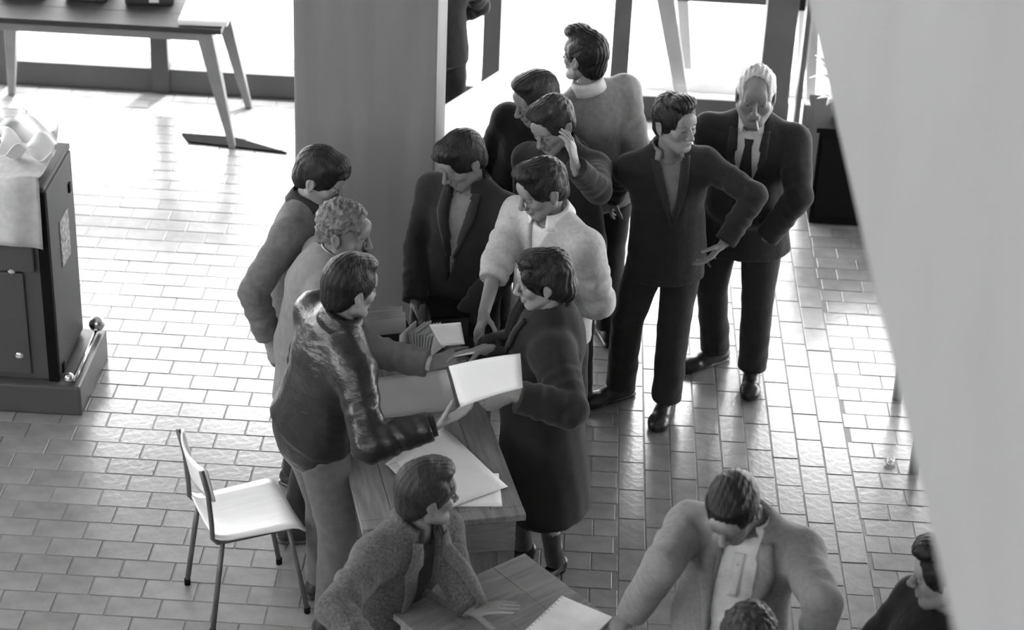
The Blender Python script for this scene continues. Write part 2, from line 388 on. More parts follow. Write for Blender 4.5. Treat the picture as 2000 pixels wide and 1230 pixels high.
# cloth and crumpled papers lying on it
def crumple(name, base, sx, sy, m, label, cat, drop, seed, rz=0, amp=.03):
    rg = random.Random(seed); ph = [rg.uniform(0, 6) for _ in range(6)]
    def fn(u, v):
        x = (u-.5)*sx; y = (v-.5)*sy
        z = .03+amp*(1+math.sin(9*u+ph[0]+2*math.sin(5*v+ph[1])))*.5+amp*.6*(1+math.sin(13*v+ph[2]+3*u))*.5
        over = max(0, -y-drop)
        if over > 0: z -= over*2.1; y += over*.86; y -= .015*math.sin(14*u+ph[3])
        return Vector((x, y, z))
    o = MB().grid(fn, 30, 30).build(name, m, None, smooth=True, solid=.004, offset=0)
    o.location = base; o.rotation_euler.z = rz; return tag(o, label, cat)
M_cloth = cloth('pale_cloth', .45, bump=.2)
crumple('draped_cloth', (-2.645, 8.315, 1.19), .50, .52, M_cloth, 'pale cloth draped over the front of the metal cabinet', 'cloth', .105, 3, .02)
crumple('crumpled_paper', (-2.50, 8.50, 1.235), .24, .34, M_paper, 'crumpled white paper heaped on the cabinet top', 'paper', .25, 9, .15, .07)
crumple('crumpled_paper', (-2.70, 8.66, 1.19), .3, .16, M_whitec, 'white wrapping paper behind the draped cloth on cabinet', 'paper', .2, 5, .5, .09)

# --- table with splayed legs by the window (top left)
def splay_leg(parent, top, foot, wt, wb, m=None):
    t, f = Vector(top), Vector(foot); mb = MB(); ax = (f-t)
    r = []
    for p, w in ((t, wt), (f, wb)): r.append([mb.bm.verts.new(p+Vector((sx*w/2, sy*w/2, 0))) for sx, sy in ((-1, -1), (1, -1), (1, 1), (-1, 1))])
    for i in range(4): mb.bm.faces.new((r[0][i], r[0][(i+1) % 4], r[1][(i+1) % 4], r[1][i]))
    mb.bm.faces.new(r[0][::-1]); mb.bm.faces.new(r[1])
    bmesh.ops.bevel(mb.bm, geom=list(mb.bm.edges), offset=.004, segments=1, affect='EDGES')
    return mb.build('leg', m or M_leg, parent)
WT = empty('window_table', (-2.9, 11.72, 0), 0, 'dark topped table with tapered splayed legs by the left glazing', 'table')
for i in range(3): part_box(WT, 'top_board', M_dark, (0, -.23+.23*i, .765), (1.55, .228, .035), bev=.004)
part_box(WT, 'apron', M_leg, (0, -.28, .715), (1.3, .025, .07)); part_box(WT, 'apron', M_leg, (0, .28, .715), (1.3, .025, .07))
for sx in (-1, 1):
    for sy in (-1, 1): splay_leg(WT, (sx*.66, sy*.26, .75), (sx*(.82 if sx > 0 else .73), sy*.315, 0), .10, .04)
o = MB().box((0, 0, .02), (.30, .50, .04), bev=.012).build('white_pad', M_whitec); o.location = (-2.25, 11.66, .784); o.rotation_euler.z = .04
tag(o, 'thick white pad of paper on the end of the dark table', 'paper')
for i, (x, wd, hh) in enumerate(((-3.42, .30, .22), (-3.02, .26, .25), (-2.64, .30, .2))):
    r = empty('carrying_case', (x, 11.84, .784), random.uniform(-.1, .1), ['dark carrying case at the far end of the window table', 'dark carrying case in the middle of the window table', 'dark carrying case next to the thick white pad'][i], 'case')
    part_box(r, 'case_body', M_dark, (0, 0, hh/2), (wd, .26, hh), bev=.015); part_box(r, 'case_label', M_card, (.03, -.131, .045), (.06, .004, .05), bev=0)
    MB().tube([(-.06, 0, hh), (-.055, 0, hh+.03), (.055, 0, hh+.03), (.06, 0, hh)], .008, 8).build('handle', M_black, r, smooth=True)
o = MB().prism([(-.335, .10), (.0, .085), (.36, -.10), (-.27, -.02)], 0, .012).build('shadow_wedge', M_black); o.location = (-2.09, 11.45, 0.001)  # thin black slab painting the window table's shadow on the floor
tag(o, 'thin dark wedge painting the shadow under the splayed table leg', 'shadow')
# --- white tables by the window (behind the pillar)
wa = math.atan2(.89, .45)
wd1 = A(.45, .89, 0); wd2 = A(.89, -.45, 0)
wl0 = A(-.427, 10.98, 0)   # far left corner
for k, (s0, s1, lb) in enumerate(((0, .305, 'narrow white topped table at the head of the pushed-together pair'), (.31, 1.05, 'wide white topped table pushed against the narrow one'))):
    c = wl0-wd1*(s0+s1)/2+wd2*.45; L = s1-s0
    r = empty('white_table', c, wa, lb, 'table')
    part_box(r, 'table_top', M_whitec, (0, 0, .765), (L, .9, .03), bev=.004); part_box(r, 'apron', M_leg, (0, 0, .72), (L-.08, .8, .06))
    for sx in (-1, 1):
        for sy in (-1, 1): splay_leg(r, (sx*(L/2-.06), sy*.38, .74), (sx*(L/2-.05), sy*.41, 0), .06, .035)
# --- table outside the glazing (top right)
OT = empty('outdoor_table', (.98, 12.84, -.07), 0, 'weathered table with splayed legs outside the glazing', 'table')
part_box(OT, 'table_top', M_dark, (0.1, 0, .86), (1.1, .66, .05), rz=-.0); part_box(OT, 'apron', M_dark, (.12, -.26, .80), (.94, .03, .08))
part_box(OT, 'end_block', M_black, (.55, -.26, .82), (.2, .1, .14))
splay_leg(OT, (-.42, -.25, .84), (-.22, -.32, 0), .12, .085); splay_leg(OT, (-.30, .3, .84), (-.18, .33, 0), .09, .07)
splay_leg(OT, (.55, -.25, .84), (.62, -.32, 0), .1, .05); splay_leg(OT, (.55, .3, .84), (.6, .33, 0), .09, .05)
# --- black sideboard on the right with pale plant
BS = empty('black_sideboard', (2.1, 11.02, 0), 0, 'black low sideboard standing behind the grey haired man', 'cabinet')
part_box(BS, 'body', M_black, (0, 0, .30), (1.32, .48, .58), bev=.006); part_box(BS, 'top', M_black, (0, 0, .605), (1.36, .5, .03), bev=.004); part_box(BS, 'plinth', M_black, (0, .02, .02), (1.2, .4, .04))
for s in (-1, 0, 1): part_box(BS, 'door', M_black, (s*.43, -.246, .31), (.41, .016, .5), bev=.003)
PPt = empty('potted_plant', (1.56, 10.95, .621), 0, 'pale leafy plant in a pot on the black sideboard', 'plant')
MB().tube([(0, 0, 0), (0, 0, .06), (0, 0, .12)], [.035, .045, .05], 14).build('pot', M_dark, PPt, smooth=False)
for i in range(46):
    a = random.uniform(0, 6.28); e = random.uniform(.1, 1.3); L = random.uniform(.10, .2); h0 = random.uniform(.1, .3)
    dirv = Vector((math.cos(a)*math.cos(e), math.sin(a)*math.cos(e), math.sin(e))); side = dirv.cross(Vector((0, 0, 1))).normalized()
    p0 = Vector((math.cos(a)*.03, math.sin(a)*.03, h0)); mb = MB()
    mb.grid(lambda u, v: p0+dirv*L*u+side*(v-.5)*.05*math.sin(math.pi*min(1, u*.93+.05))+Vector((0, 0, -.05*u*u)), 4, 2)
    mb.build('leaf', M_leaf, PPt, smooth=True, solid=.0015)
MB().tube([(0, 0, .08), (.01, 0, .2), (0, .01, .34)], .008, 6).build('stem', M_leg, PPt)
# --- table under the gallery: leg seen past the parapet; scrap of paper
RT = empty('gallery_table', (2.12, 8.5, 0), 0, 'plain table standing under the gallery edge', 'table')
part_box(RT, 'table_top', M_wood, (0, 0, .74), (.9, .8, .03))
for sx in (-1, 1):
    for sy in (-1, 1): part_box(RT, 'leg', M_leg, (sx*.385, sy*.335, .362), (.045, .045, .725))
o = crumple('paper_scrap', tuple(onz(1738, 905, .0)), .05, .04, M_paper, 'crumpled scrap of paper lying on the tile floor', 'paper', .3, 4, .3, .012); o.location.z = -.022

# ================================================================== people: signed distance fields meshed with surface nets
class Field:
    def __init__(s, lo, hi, h):
        s.lo = np.asarray(lo, float); s.h = h; s.n = np.maximum(4, np.ceil((np.asarray(hi)-s.lo)/h).astype(int)+1)
        s.ax = [s.lo[i]+h*np.arange(s.n[i]) for i in range(3)]; s.d = np.full(s.n, .2, np.float32)
    def _sub(s, lo, hi, m):
        i0 = np.clip(np.floor((lo-m-s.lo)/s.h).astype(int), 0, s.n-1); i1 = np.clip(np.ceil((hi+m-s.lo)/s.h).astype(int)+1, 1, s.n)
        if np.any(i1 <= i0): return None
        sl = tuple(slice(a, b) for a, b in zip(i0, i1))
        return sl, s.ax[0][sl[0]][:, None, None], s.ax[1][sl[1]][None, :, None], s.ax[2][sl[2]][None, None, :]
    def _mix(s, sl, dd, k, op):
        a = s.d[sl]
        if op == 'cut': dd = -dd
        if op == 'add':
            if k > 0: hh = np.clip(.5+.5*(a-dd)/k, 0, 1); r = a+(dd-a)*hh-k*hh*(1-hh)
            else: r = np.minimum(a, dd)
        else:
            if k > 0: hh = np.clip(.5-.5*(a-dd)/k, 0, 1); r = a+(dd-a)*hh+k*hh*(1-hh)
            else: r = np.maximum(a, dd)
        s.d[sl] = r
    def cone(s, a, b, ra, rb, k=.02, flat=None, fk=1, capa=False, capb=False, fold=None, op='add'):
        a, b = np.asarray(a, float), np.asarray(b, float); R = max(ra, rb)*max(1, fk)+(.01 if fold else 0); ba = b-a; L2 = ba@ba+1e-12; L = math.sqrt(L2)
        g = s._sub(np.minimum(a, b)-R, np.maximum(a, b)+R, k+.02)
        if g is None: return s
        sl, X, Y, Z = g
        px, py, pz = X-a[0], Y-a[1], Z-a[2]
        t0 = (px*ba[0]+py*ba[1]+pz*ba[2])/L2; t = np.clip(t0, 0, 1)
        vx, vy, vz = px-t*ba[0], py-t*ba[1], pz-t*ba[2]
        q = vx*vx+vy*vy+vz*vz; r = ra+(rb-ra)*t
        vf = None
        if flat is not None:
            vf = vx*flat[0]+vy*flat[1]+vz*flat[2]; q = q+vf*vf*(1/fk**2-1)
        if fold:
            amp, lam, ph, t1, t2 = fold
            ax = nrm(np.cross(ba, (.3, .5, .8))); sw = vx*ax[0]+vy*ax[1]+vz*ax[2]
            win = np.clip((t0-t1)/.15, 0, 1)*np.clip((t2-t0)/.15, 0, 1)
            ay = nrm(np.cross(ba, ax)); sv = vx*ay[0]+vy*ay[1]+vz*ay[2]; rr = max(ra, rb)
            u1 = t0*L/lam*6.283
            w1 = np.sin(u1*.62+ph+1.6*sw/rr+.8*np.sin(2.1*sv/rr+ph))*(.55+.45*np.sin(1.3*sv/rr+u1*.21+ph*3)); w2 = np.sin(u1*1.07+ph*1.7-1.9*sv/rr)*(.5+.5*np.sin(1.7*sw/rr-u1*.17+ph))
            r = r+amp*win*(.8*w1+.6*w2)
        dd = (np.sqrt(q)-r)*(math.sqrt(fk) if fk < 1 else 1)
        if capb: dd = np.maximum(dd, (t0-1)*L)
        if capa: dd = np.maximum(dd, -t0*L)
        s._mix(sl, dd.astype(np.float32), k, op); return s
    def ell(s, c, r, R=None, k=.02, op='add'):
        c = np.asarray(c, float); r = np.asarray(r, float); m = r.max()
        g = s._sub(c-m, c+m, k+.02)
        if g is None: return s
        sl, X, Y, Z = g; px, py, pz = X-c[0], Y-c[1], Z-c[2]
        if R is not None:
            qx = px*R[0][0]+py*R[0][1]+pz*R[0][2]; qy = px*R[1][0]+py*R[1][1]+pz*R[1][2]; qz = px*R[2][0]+py*R[2][1]+pz*R[2][2]
        else: qx, qy, qz = px, py, pz
        k0 = np.sqrt((qx/r[0])**2+(qy/r[1])**2+(qz/r[2])**2); k1 = np.sqrt((qx/r[0]**2)**2+(qy/r[1]**2)**2+(qz/r[2]**2)**2)+1e-9
        s._mix(sl, (k0*(k0-1)/k1).astype(np.float32), k, op); return s
    def half(s, p, n, k=0):   # remove everything on the side n points to
        n = nrm(n); X, Y, Z = s.ax[0][:, None, None], s.ax[1][None, :, None], s.ax[2][None, None, :]
        dd = -((X-p[0])*n[0]+(Y-p[1])*n[1]+(Z-p[2])*n[2]); s._mix((slice(None),)*3, dd.astype(np.float32), k, 'cut'); return s
    def func(s, fn, k=0, op='cut'):
        X, Y, Z = s.ax[0][:, None, None], s.ax[1][None, :, None], s.ax[2][None, None, :]
        s._mix((slice(None),)*3, fn(X, Y, Z).astype(np.float32), k, op); return s
    def mesh(s):
        d = s.d; d[0], d[-1] = .1, .1; d[:, 0], d[:, -1] = .1, .1; d[:, :, 0], d[:, :, -1] = .1, .1
        S = d < 0; n = d.shape
        c = np.zeros((n[0]-1, n[1]-1, n[2]-1), np.int8)
        for i in (0, 1):
            for j in (0, 1):
                for k in (0, 1): c += S[i:n[0]-1+i, j:n[1]-1+j, k:n[2]-1+k]
        mask = (c > 0) & (c < 8); idx = np.argwhere(mask); vid = np.full(mask.shape, -1, np.int64); vid[mask] = np.arange(len(idx))
        if not len(idx): return np.zeros((0, 3)), np.zeros((0, 4), int)
        cs = [(i, j, k) for i in (0, 1) for j in (0, 1) for k in (0, 1)]
        val = {q: d[idx[:, 0]+q[0], idx[:, 1]+q[1], idx[:, 2]+q[2]] for q in cs}
        acc = np.zeros((len(idx), 3)); cnt = np.zeros(len(idx))
        for q in cs:
            for axis in range(3):
                if q[axis]: continue
                e = list(q); e[axis] = 1; va, vb = val[q], val[tuple(e)]; x = (va < 0) != (vb < 0)
                t = np.where(x, va/(va-vb+1e-12), 0); p = np.tile(np.array(q, float), (len(idx), 1)); p[:, axis] += t
                acc += p*x[:, None]; cnt += x
        V = s.lo+s.h*(idx+acc/cnt[:, None]); Q = []
        for axis in range(3):
            o1, o2 = [(1, 2), (2, 0), (0, 1)][axis]
            a = np.moveaxis(S, (axis, o1, o2), (0, 1, 2)); vv = np.moveaxis(vid, (axis, o1, o2), (0, 1, 2))
            e = a[:-1, 1:-1, 1:-1] != a[1:, 1:-1, 1:-1]; ii = np.argwhere(e)
            if not len(ii): continue
            i, j, k = ii[:, 0], ii[:, 1]+1, ii[:, 2]+1
            q = np.stack([vv[i, j-1, k-1], vv[i, j, k-1], vv[i, j, k], vv[i, j-1, k]], 1)
            fl_ = ~a[i, j, k]; q[fl_] = q[fl_][:, ::-1]; Q.append(q)
        Q = np.concatenate(Q); Q = Q[(Q >= 0).all(1)]
        return V, Q
def vnormals(V, Q):
    fn_ = np.cross(V[Q[:, 2]]-V[Q[:, 0]], V[Q[:, 3]]-V[Q[:, 1]]); N = np.zeros_like(V)
    for i in range(4): np.add.at(N, Q[:, i], fn_)
    return N/(np.linalg.norm(N, axis=1, keepdims=True)+1e-12)
def wob(V, f, seed=0, n=4):
    r = np.random.default_rng(seed); out = np.zeros(len(V))
    for i in range(n):
        k1, k2 = r.normal(size=3), r.normal(size=3); out += np.sin(V@k1*f+r.uniform(0, 6)+1.7*np.sin(V@k2*f*.7+r.uniform(0, 6)))
    return out*.5/math.sqrt(n)
def disp(V, Q, amp, f, seed=0):
    return V+vnormals(V, Q)*(amp*wob(V, f, seed))[:, None]
def put(name, V, Q, m, parent, org=(0, 0, 0), smooth=True):
    me = bpy.data.meshes.new(name); me.from_pydata((V-np.asarray(org)).tolist(), [], Q.tolist())
    if smooth: me.shade_smooth()
    if m: me.materials.append(m)
    return link(bpy.data.objects.new(name, me), parent)
def join(parts):
    Vs, Qs, n = [], [], 0
    for V, Q in parts: Vs.append(V); Qs.append(Q+n); n += len(V)
    return np.concatenate(Vs), np.concatenate(Qs)

# ---- head in its own frame: x right, y forward, z up, origin between the ears
def head_field(jaw=1.0, fat=0.0, fem=False):
    f = Field((-.115, -.13, -.15), (.115, .15, .145), .0036)
    f.ell((0, -.012, .034), (.0745, .094, .086), k=.0); f.ell((0, .022, -.03), (.057+fat, .066, .084), k=.03)
    f.ell((0, .068, -.092), (.025*jaw+fat*.6, .022, .018), k=.03)
    for s in (-1, 1):
        f.cone((s*.05*jaw, .0, -.058), (s*.022, .066, -.094), .021+fat*.7, .016+fat*.5, k=.025)
        f.ell((s*.038, .062, -.022), (.024+fat*.6, .022, .022), k=.02)
    f.cone((-.034, .078, .024), (.034, .078, .024), .0125, .0125, k=.014)
    f.ell((0, .078, .045), (.045, .02, .03), k=.02)
    for s in (-1, 1): f.ell((s*.032, .0985, .003), (.018, .016, .0125), k=.010, op='cut')
    for s in (-1, 1): f.ell((s*.0315, .0765, .002), (.0155, .0125, .0115), k=.004)
    for s in (-1, 1): f.cone((s*.018, .0875, .0085), (s*.045, .0805, .007), .0042, .004, k=.004)   # upper lid
    for s in (-1, 1): f.cone((s*.019, .086, -.0085), (s*.043, .080, -.0085), .0036, .0036, k=.005)
    f.cone((0, .092, .012), (0, .114, -.028), .0075, .0115, k=.010); f.ell((0, .115, -.03), (.0115, .011, .0095), k=.006)
    for s in (-1, 1): f.ell((s*.0125, .103, -.033), (.0078, .0105, .0075), k=.005)
    for s in (-1, 1): f.ell((s*.0065, .108, -.0415), (.0035, .005, .004), k=.002, op='cut')
    f.ell((0, .087, -.056), (.024, .012, .014), k=.012)
    f.cone((-.017, .0935, -.0585), (.017, .0935, -.0585), .0058, .0058, k=.006); f.cone((-.014, .093, -.069), (.014, .093, -.069), .0068, .0068, k=.006)
    f.cone((-.022, .100, -.0637), (.022, .100, -.0637), .0028, .0028, k=.003, op='cut')
    f.cone((-.012, .098, -.082), (.012, .098, -.082), .006, .006, k=.008, op='cut')
    for s in (-1, 1):
        e = math.radians(18); R = [(1, 0, 0), (0, math.cos(e), math.sin(e)), (0, -math.sin(e), math.cos(e))]
        f.ell((s*.080, -.012, -.006), (.009, .019, .033), R, k=.006); f.ell((s*.0885, -.008, -.004), (.006, .011, .022), R, k=.004, op='cut'); f.ell((s*.077, -.002, -.034), (.007, .009, .010), k=.005)
    return f.mesh()
HEADS = {'m': head_field(), 'fat': head_field(1.08, .007), 'w': head_field(.86, -.002)}

def hair_field(style):
    f = Field((-.125, -.145, -.16), (.125, .145, .175), .0042 if style != 'curly' else .0046)
    t = {'slick': .008, 'curly': .012, 'white': .009, 'bun': .014, 'bald': .005, 'flat': .011}.get(style, .012)
    f.ell((0, -.014, .036), (.0755+t, .095+t, .087+t), k=0); f.ell((0, -.05, -.03), (.06+t*.6, .05+t*.5, .06), k=.02)
    if style == 'quiff': f.ell((0, .040, .112), (.062, .050, .030), k=.02); f.ell((.012, .066, .106), (.042, .028, .022), k=.012)
    if style == 'wave': f.ell((.0, .045, .115), (.064, .055, .028), k=.02); f.ell((-.02, .07, .11), (.035, .03, .024), k=.015)
    if style == 'fringe': f.ell((0, .045, .095), (.066, .048, .034), k=.02); f.ell((.015, .082, .08), (.045, .022, .018), k=.012)
    if style == 'flat': f.ell((0, .03, .105), (.066, .06, .026), k=.02)
    if style == 'slick': f.ell((0, .02, .112), (.055, .06, .02), k=.02)
    if style == 'bun':
        f.ell((0, -.082, -.035), (.082, .056, .072), k=.03); f.ell((0, -.07, .05), (.088, .06, .07), k=.03); f.ell((0, .03, .11), (.066, .06, .026), k=.02)
        for s in (-1, 1): f.ell((s*.072, -.03, .0), (.026, .05, .055), k=.02); f.ell((s*.06, .055, .055), (.024, .03, .03), k=.015)
    # face opening, ears, nape
    fz = {'slick': .005, 'fringe': .002, 'bald': .03, 'white': .018, 'curly': .022, 'flat': .012, 'quiff': .014, 'wave': .014}.get(style, 0)
    f.ell((0, .128, -.02+fz), (.084 if style != 'bun' else .072, .082, .098), k=.008, op='cut')
    f.ell((0, .10, -.09), (.12, .085, .10), k=.006, op='cut')
    if style == 'white':
        for s in (-1, 1): f.ell((s*.092, .012, -.022), (.035, .05, .05), k=.008, op='cut')
    if style == 'curly':
        f.ell((0, .115, .03), (.075, .075, .082), k=.008, op='cut')
        for s in (-1, 1): f.ell((s*.08, .04, -.01), (.04, .055, .055), k=.008, op='cut')
    if style == 'white': f.ell((0, .10, .078), (.062, .078, .062), k=.012, op='cut')
    if style == 'bald': f.ell((0, .07, .13), (.045, .06, .035), k=.01, op='cut')
    if style == 'slick':
        for s in (-1, 1): f.ell((s*.055, .10, .085), (.026, .05, .035), k=.008, op='cut')
    for s in (-1, 1): f.ell((s*.094, -.004, -.014), (.03, .024, .036), k=.006, op='cut')
    if style != 'bun': f.half((0, .03, -.030 if style != 'curly' else -.004), (0, .42, -.8), k=.008)
    else: f.half((0, -.02, -.075), (0, .5, -.8), k=.01)
    V, Q = f.mesh(); N = vnormals(V, Q)
    if style == 'curly': a = .0065*wob(V, 85, 3, 9)+.005*wob(V, 170, 5, 9)
    elif style in ('bun', 'wave', 'quiff', 'white'): a = .0014*np.sin(V[:, 0]*330+3*np.sin(V[:, 1]*26+V[:, 2]*18))+.0034*wob(V, 62, 2)
    else: a = .001*np.sin(V[:, 0]*340+2*np.sin(V[:, 1]*24+V[:, 2]*16))+.0024*wob(V, 55, 8)
    return V+N*a[:, None], Q
HAIRS = {}
def hair(style):
    if style not in HAIRS: HAIRS[style] = hair_field(style)
    return HAIRS[style]

def shoe_field(fem=False):
    f = Field((-.07, -.1, -.005), (.07, .24, .15), .005)
    if not fem:
        f.cone((0, -.045, .042), (0, .13, .034), .038, .043, k=.0, flat=(0, 0, 1), fk=.8); f.ell((0, .155, .03), (.046, .055, .034), k=.03); f.ell((0, -.03, .06), (.036, .045, .05), k=.02)
        f.cone((0, .0, .07), (0, .07, .055), .034, .03, k=.03); f.cone((0, -.05, .012), (0, .165, .012), .04, .044, k=.004, flat=(0, 0, 1), fk=.28)
    else:
        f.ell((0, .12, .028), (.04, .06, .026), k=0); f.cone((0, -.03, .05), (0, .1, .03), .028, .035, k=.02); f.cone((0, -.035, .06), (0, -.035, 0), .026, .018, k=.01)
        f.ell((0, .03, .085), (.025, .05, .04), k=.01, op='cut')
    f.half((0, 0, 0), (0, 0, -1)); return f.mesh()
SHOE = {False: shoe_field(), True: shoe_field(True)}
SHOE_ME = {}

FING = [(-.031, .060, .0078), (-.011, .074, .0086), (.011, .080, .0090), (.032, .071, .0088)]   # little, ring, middle, index (thumb on +x)
POSES = {'relax': ((.45, .40, .35, .30), .5), 'flat': ((.10, .08, .06, .08), .2), 'grip': ((1.0, .95, .85, .65), .8), 'pinch': ((.55, .5, .42, .32), .95), 'fist': ((1.5, 1.5, 1.45, 1.35), .9), 'point': ((.9, .8, .5, .15), .6)}
def hand_mesh(W, dirv, palm, thumb_side, pose, sc=1.0):
    """W wrist point, dirv towards the fingers, palm normal (the way the palm faces), thumb_side +1/-1"""
    y = nrm(dirv); z = -nrm(palm-y*np.dot(palm, y)); x = np.cross(y, z)*thumb_side
    def L(p): return W+(x*p[0]+y*p[1]+z*p[2])*sc
    segs = []; curls, th = POSES[pose]
    for (fx, fl_, fr_), c in zip(FING, curls):
        p = A(fx, .088, .0); a = c*.55; ang = -fx*2.0
        for q, part in enumerate((.45, .31, .24)):
            dr = A(math.sin(-ang)*.5, math.cos(a), -math.sin(a)); n2 = p+nrm(dr)*fl_*part*1.25; segs.append((L(p), L(n2), fr_*(1-.10*q)*sc, fr_*(.92-.12*q)*sc)); p = n2; a += c*.75
    p = A(.024, .022, -.004); dr0 = nrm(A(.80-.45*th, .72, -.25-.45*th))
    for q, (ln, r0) in enumerate(((.045, .0125), (.034, .0105), (.028, .0095))):
        n2 = p+dr0*ln; segs.append((L(p), L(n2), r0*sc, r0*.86*sc)); p = n2; dr0 = nrm(dr0+A(-.25*th, .22, -.12*th))
    allp = np.array([s_[0] for s_ in segs]+[s_[1] for s_ in segs]+[W-y*.03])
    f = Field(allp.min(0)-.045, allp.max(0)+.045, .0036)
    f.cone(W-y*.03, L(A(0, .02, 0)), .027*sc, .029*sc, k=0, flat=z, fk=.72)
    f.cone(L(A(.002, .015, 0)), L(A(0, .078, 0)), .030*sc, .041*sc, k=.012, flat=z, fk=.36)
    f.ell(L(A(.024, .035, -.008)), A(.017, .028, .014)*sc, [x, y, z], k=.012)
    for s_ in segs: f.cone(s_[0], s_[1], s_[2], s_[3], k=.0045)
    return f.mesh()

def sphere_hit(c, L, x, y, sign):
    d = ray(x, y); oc = CAM-c; b = oc@d; disc = b*b-(oc@oc-L*L)
    t = -b+(math.sqrt(disc) if disc > 0 else 0)*sign
    p = CAM+d*t
    return c+nrm(p-c)*L if disc <= 0 else p

def person(name, label, base, head, yt, yp=None, yh=None, pitch=0, roll=0, hipz=.92, hip_off=(0, 0), s=1.0, b=1.0, arms=None, feet=None,
           headtype='m', hairstyle='quiff', hairmat=None, skin=None, top=None, under=None, legs=None, shoe=True, hunch=0, belly=0, brow=True, seated=None, nofeet=False, coarse=1.0, neckdrop=.15, shw=.185, hsc=1.06, noff=(0, 0, 0)):
    """yaws in degrees: 0 looks away from the camera, 90 to picture right, 180 at the camera"""
    skin = skin or M_skin; hairmat = hairmat or M_hair
    yp = yt if yp is None else yp; yh = yt if yh is None else yh
    fw = lambda a: A(math.sin(math.radians(a)), math.cos(math.radians(a)), 0); rt = lambda a: A(math.cos(math.radians(a)), -math.sin(math.radians(a)), 0)
    org = A(base[0], base[1], 0); root = empty(name, org, 0, label, 'person')
    c = dict(root=root, org=org, bvh={})
    # head frame
    hr = Matrix.Rotation(-math.radians(yh), 3, 'Z') @ Matrix.Rotation(-math.radians(pitch), 3, 'X') @ Matrix.Rotation(math.radians(roll), 3, 'Y'); HR = np.array(hr)
    HC = onz(head[0], head[1], head[2]) if len(head) == 3 else ony(head[0], head[1], head[3])
    hs_ = s*hsc; HT = lambda V: HC+(V*hs_)@HR.T
    c.update(HC=HC, HR=HR, HT=HT, s=s)
    P = org+A(hip_off[0], hip_off[1], hipz); N = HC+HR@A(0, -.028, -.06)*s+A(0, 0, -(neckdrop-.06)*s)+A(*noff)
    F, Rv, Fp, Rp = fw(yt), rt(yt), fw(yp), rt(yp)
    U = nrm(N-P); F = nrm(F-U*(F@U)*.8); Rv = nrm(np.cross(F, U)); c.update(N=N, P=P, U=U, F=F, R=Rv)
    LT = np.linalg.norm(N-P)
    bk = -F*hunch
    WST = P+(N-P)*.28+bk*.3; CH_ = P+(N-P)*.66+bk; UP = P+(N-P)*.90+bk*.7
    SH = {sd: UP+Rv*sg*shw*s*min(b, 1.12)-U*.034 for sd, sg in (('R', 1), ('L', -1))}
    def torso(f, add=0.0, hem=None, flare=0.0, k=.035, cap=True):
        f.cone(WST, P, .142*b*s+add, .165*b*s+add, k=0, flat=Fp, fk=.74); f.cone(WST, CH_, .142*b*s+add, .160*b*s+add, k=k, flat=F, fk=.72)
        f.cone(CH_, UP-U*.03, .160*b*s+add, .118*s+add, k=k, flat=F, fk=.68)
        f.cone(SH['R']-Rv*.02-U*.012, SH['L']+Rv*.02-U*.012, .060*s+add, .060*s+add, k=k); 
        for sd in 'RL': f.cone(SH[sd]-U*.0, N-U*.052, .046*s+add, .047*s+add, k=.03)
        if belly: f.ell(P+(N-P)*.22+F*(.07+belly*.5)*b, (.135*b+add, .10*b+add, .15), [Rv, F, U], k=.06)
        if hem is not None:
            hp = P+A(0, 0, -hem)+((P-WST)*.15 if hem > 0 else 0)
            if hem > .3: hp[:2] = (LG['R'][2][:2]+LG['L'][2][:2])/2
            f.cone(WST+(P-WST)*.2, hp, .15*b*s+add, (.172+flare)*b*s+add, k=k, flat=Fp, fk=.76, capb=True, fold=(.004+flare*.06, .5, 1.0, .3, 2) if flare else None)
    # arms
    AR = {}; arms = arms or {}
    L1, L2 = .285*s, .255*s
    for sd, sg in (('R', 1), ('L', -1)):
        a = arms.get(sd, {}); S0 = SH[sd]
        def vec(v): return Rv*v[0]*sg+F*v[1]+U*v[2]
        e = a.get('e', (.25, 0, -1))
        E_ = A(*a['e3']) if 'e3' in a else S0+nrm(vec(e))*L1 if not a.get('epx') else sphere_hit(S0, L1, e[0], e[1], e[2])
        q = a.get('w', (0, .3, -1))
        W_ = A(*a['w3']) if 'w3' in a else E_+nrm(vec(q))*L2 if not a.get('wpx') else sphere_hit(E_, L2, q[0], q[1], q[2])
        AR[sd] = (S0, E_, W_)
    c['AR'] = AR
    # legs
    LG = {}
    for sd, sg in (('R', 1), ('L', -1)):
        hj = P+Rp*sg*.088*b*s-A(0, 0, .03)
        if seated:
            kn = hj+Fp*.42+Rp*sg*.06+A(0, 0, -.02); an = kn+A(0, 0, -(kn[2]-.085))+Fp*.02; fy = yp
        else:
            if feet: fx, fy_, fy = feet[sd]; an = A(fx, fy_, .085)
            else: an = org+Rp*sg*.11+A(0, 0, .085); fy = yp+sg*10
            l1 = l2 = .44*s; dv = an-hj; D = np.linalg.norm(dv)
            if D > l1+l2-.002: l1 = l2 = D/2+.002
            mid = hj+dv*.5; hgt = min(.045, math.sqrt(max(0, l1*l1-D*D/4))); fdir = fw(fy); fdir = nrm(fdir-nrm(dv)*(fdir@nrm(dv))); kn = mid+fdir*hgt
        LG[sd] = (hj, kn, an, fy)
    c['LG'] = LG
    pts = [HC, N, P]+[q for v in AR.values() for q in v]+[q for v in LG.values() for q in v[:3]]
    allp = np.array(pts)
    # ---------------- body: one skin mesh
    fb = Field(allp.min(0)-.2, allp.max(0)+.14, .011*coarse)
    torso(fb, -.02, None)
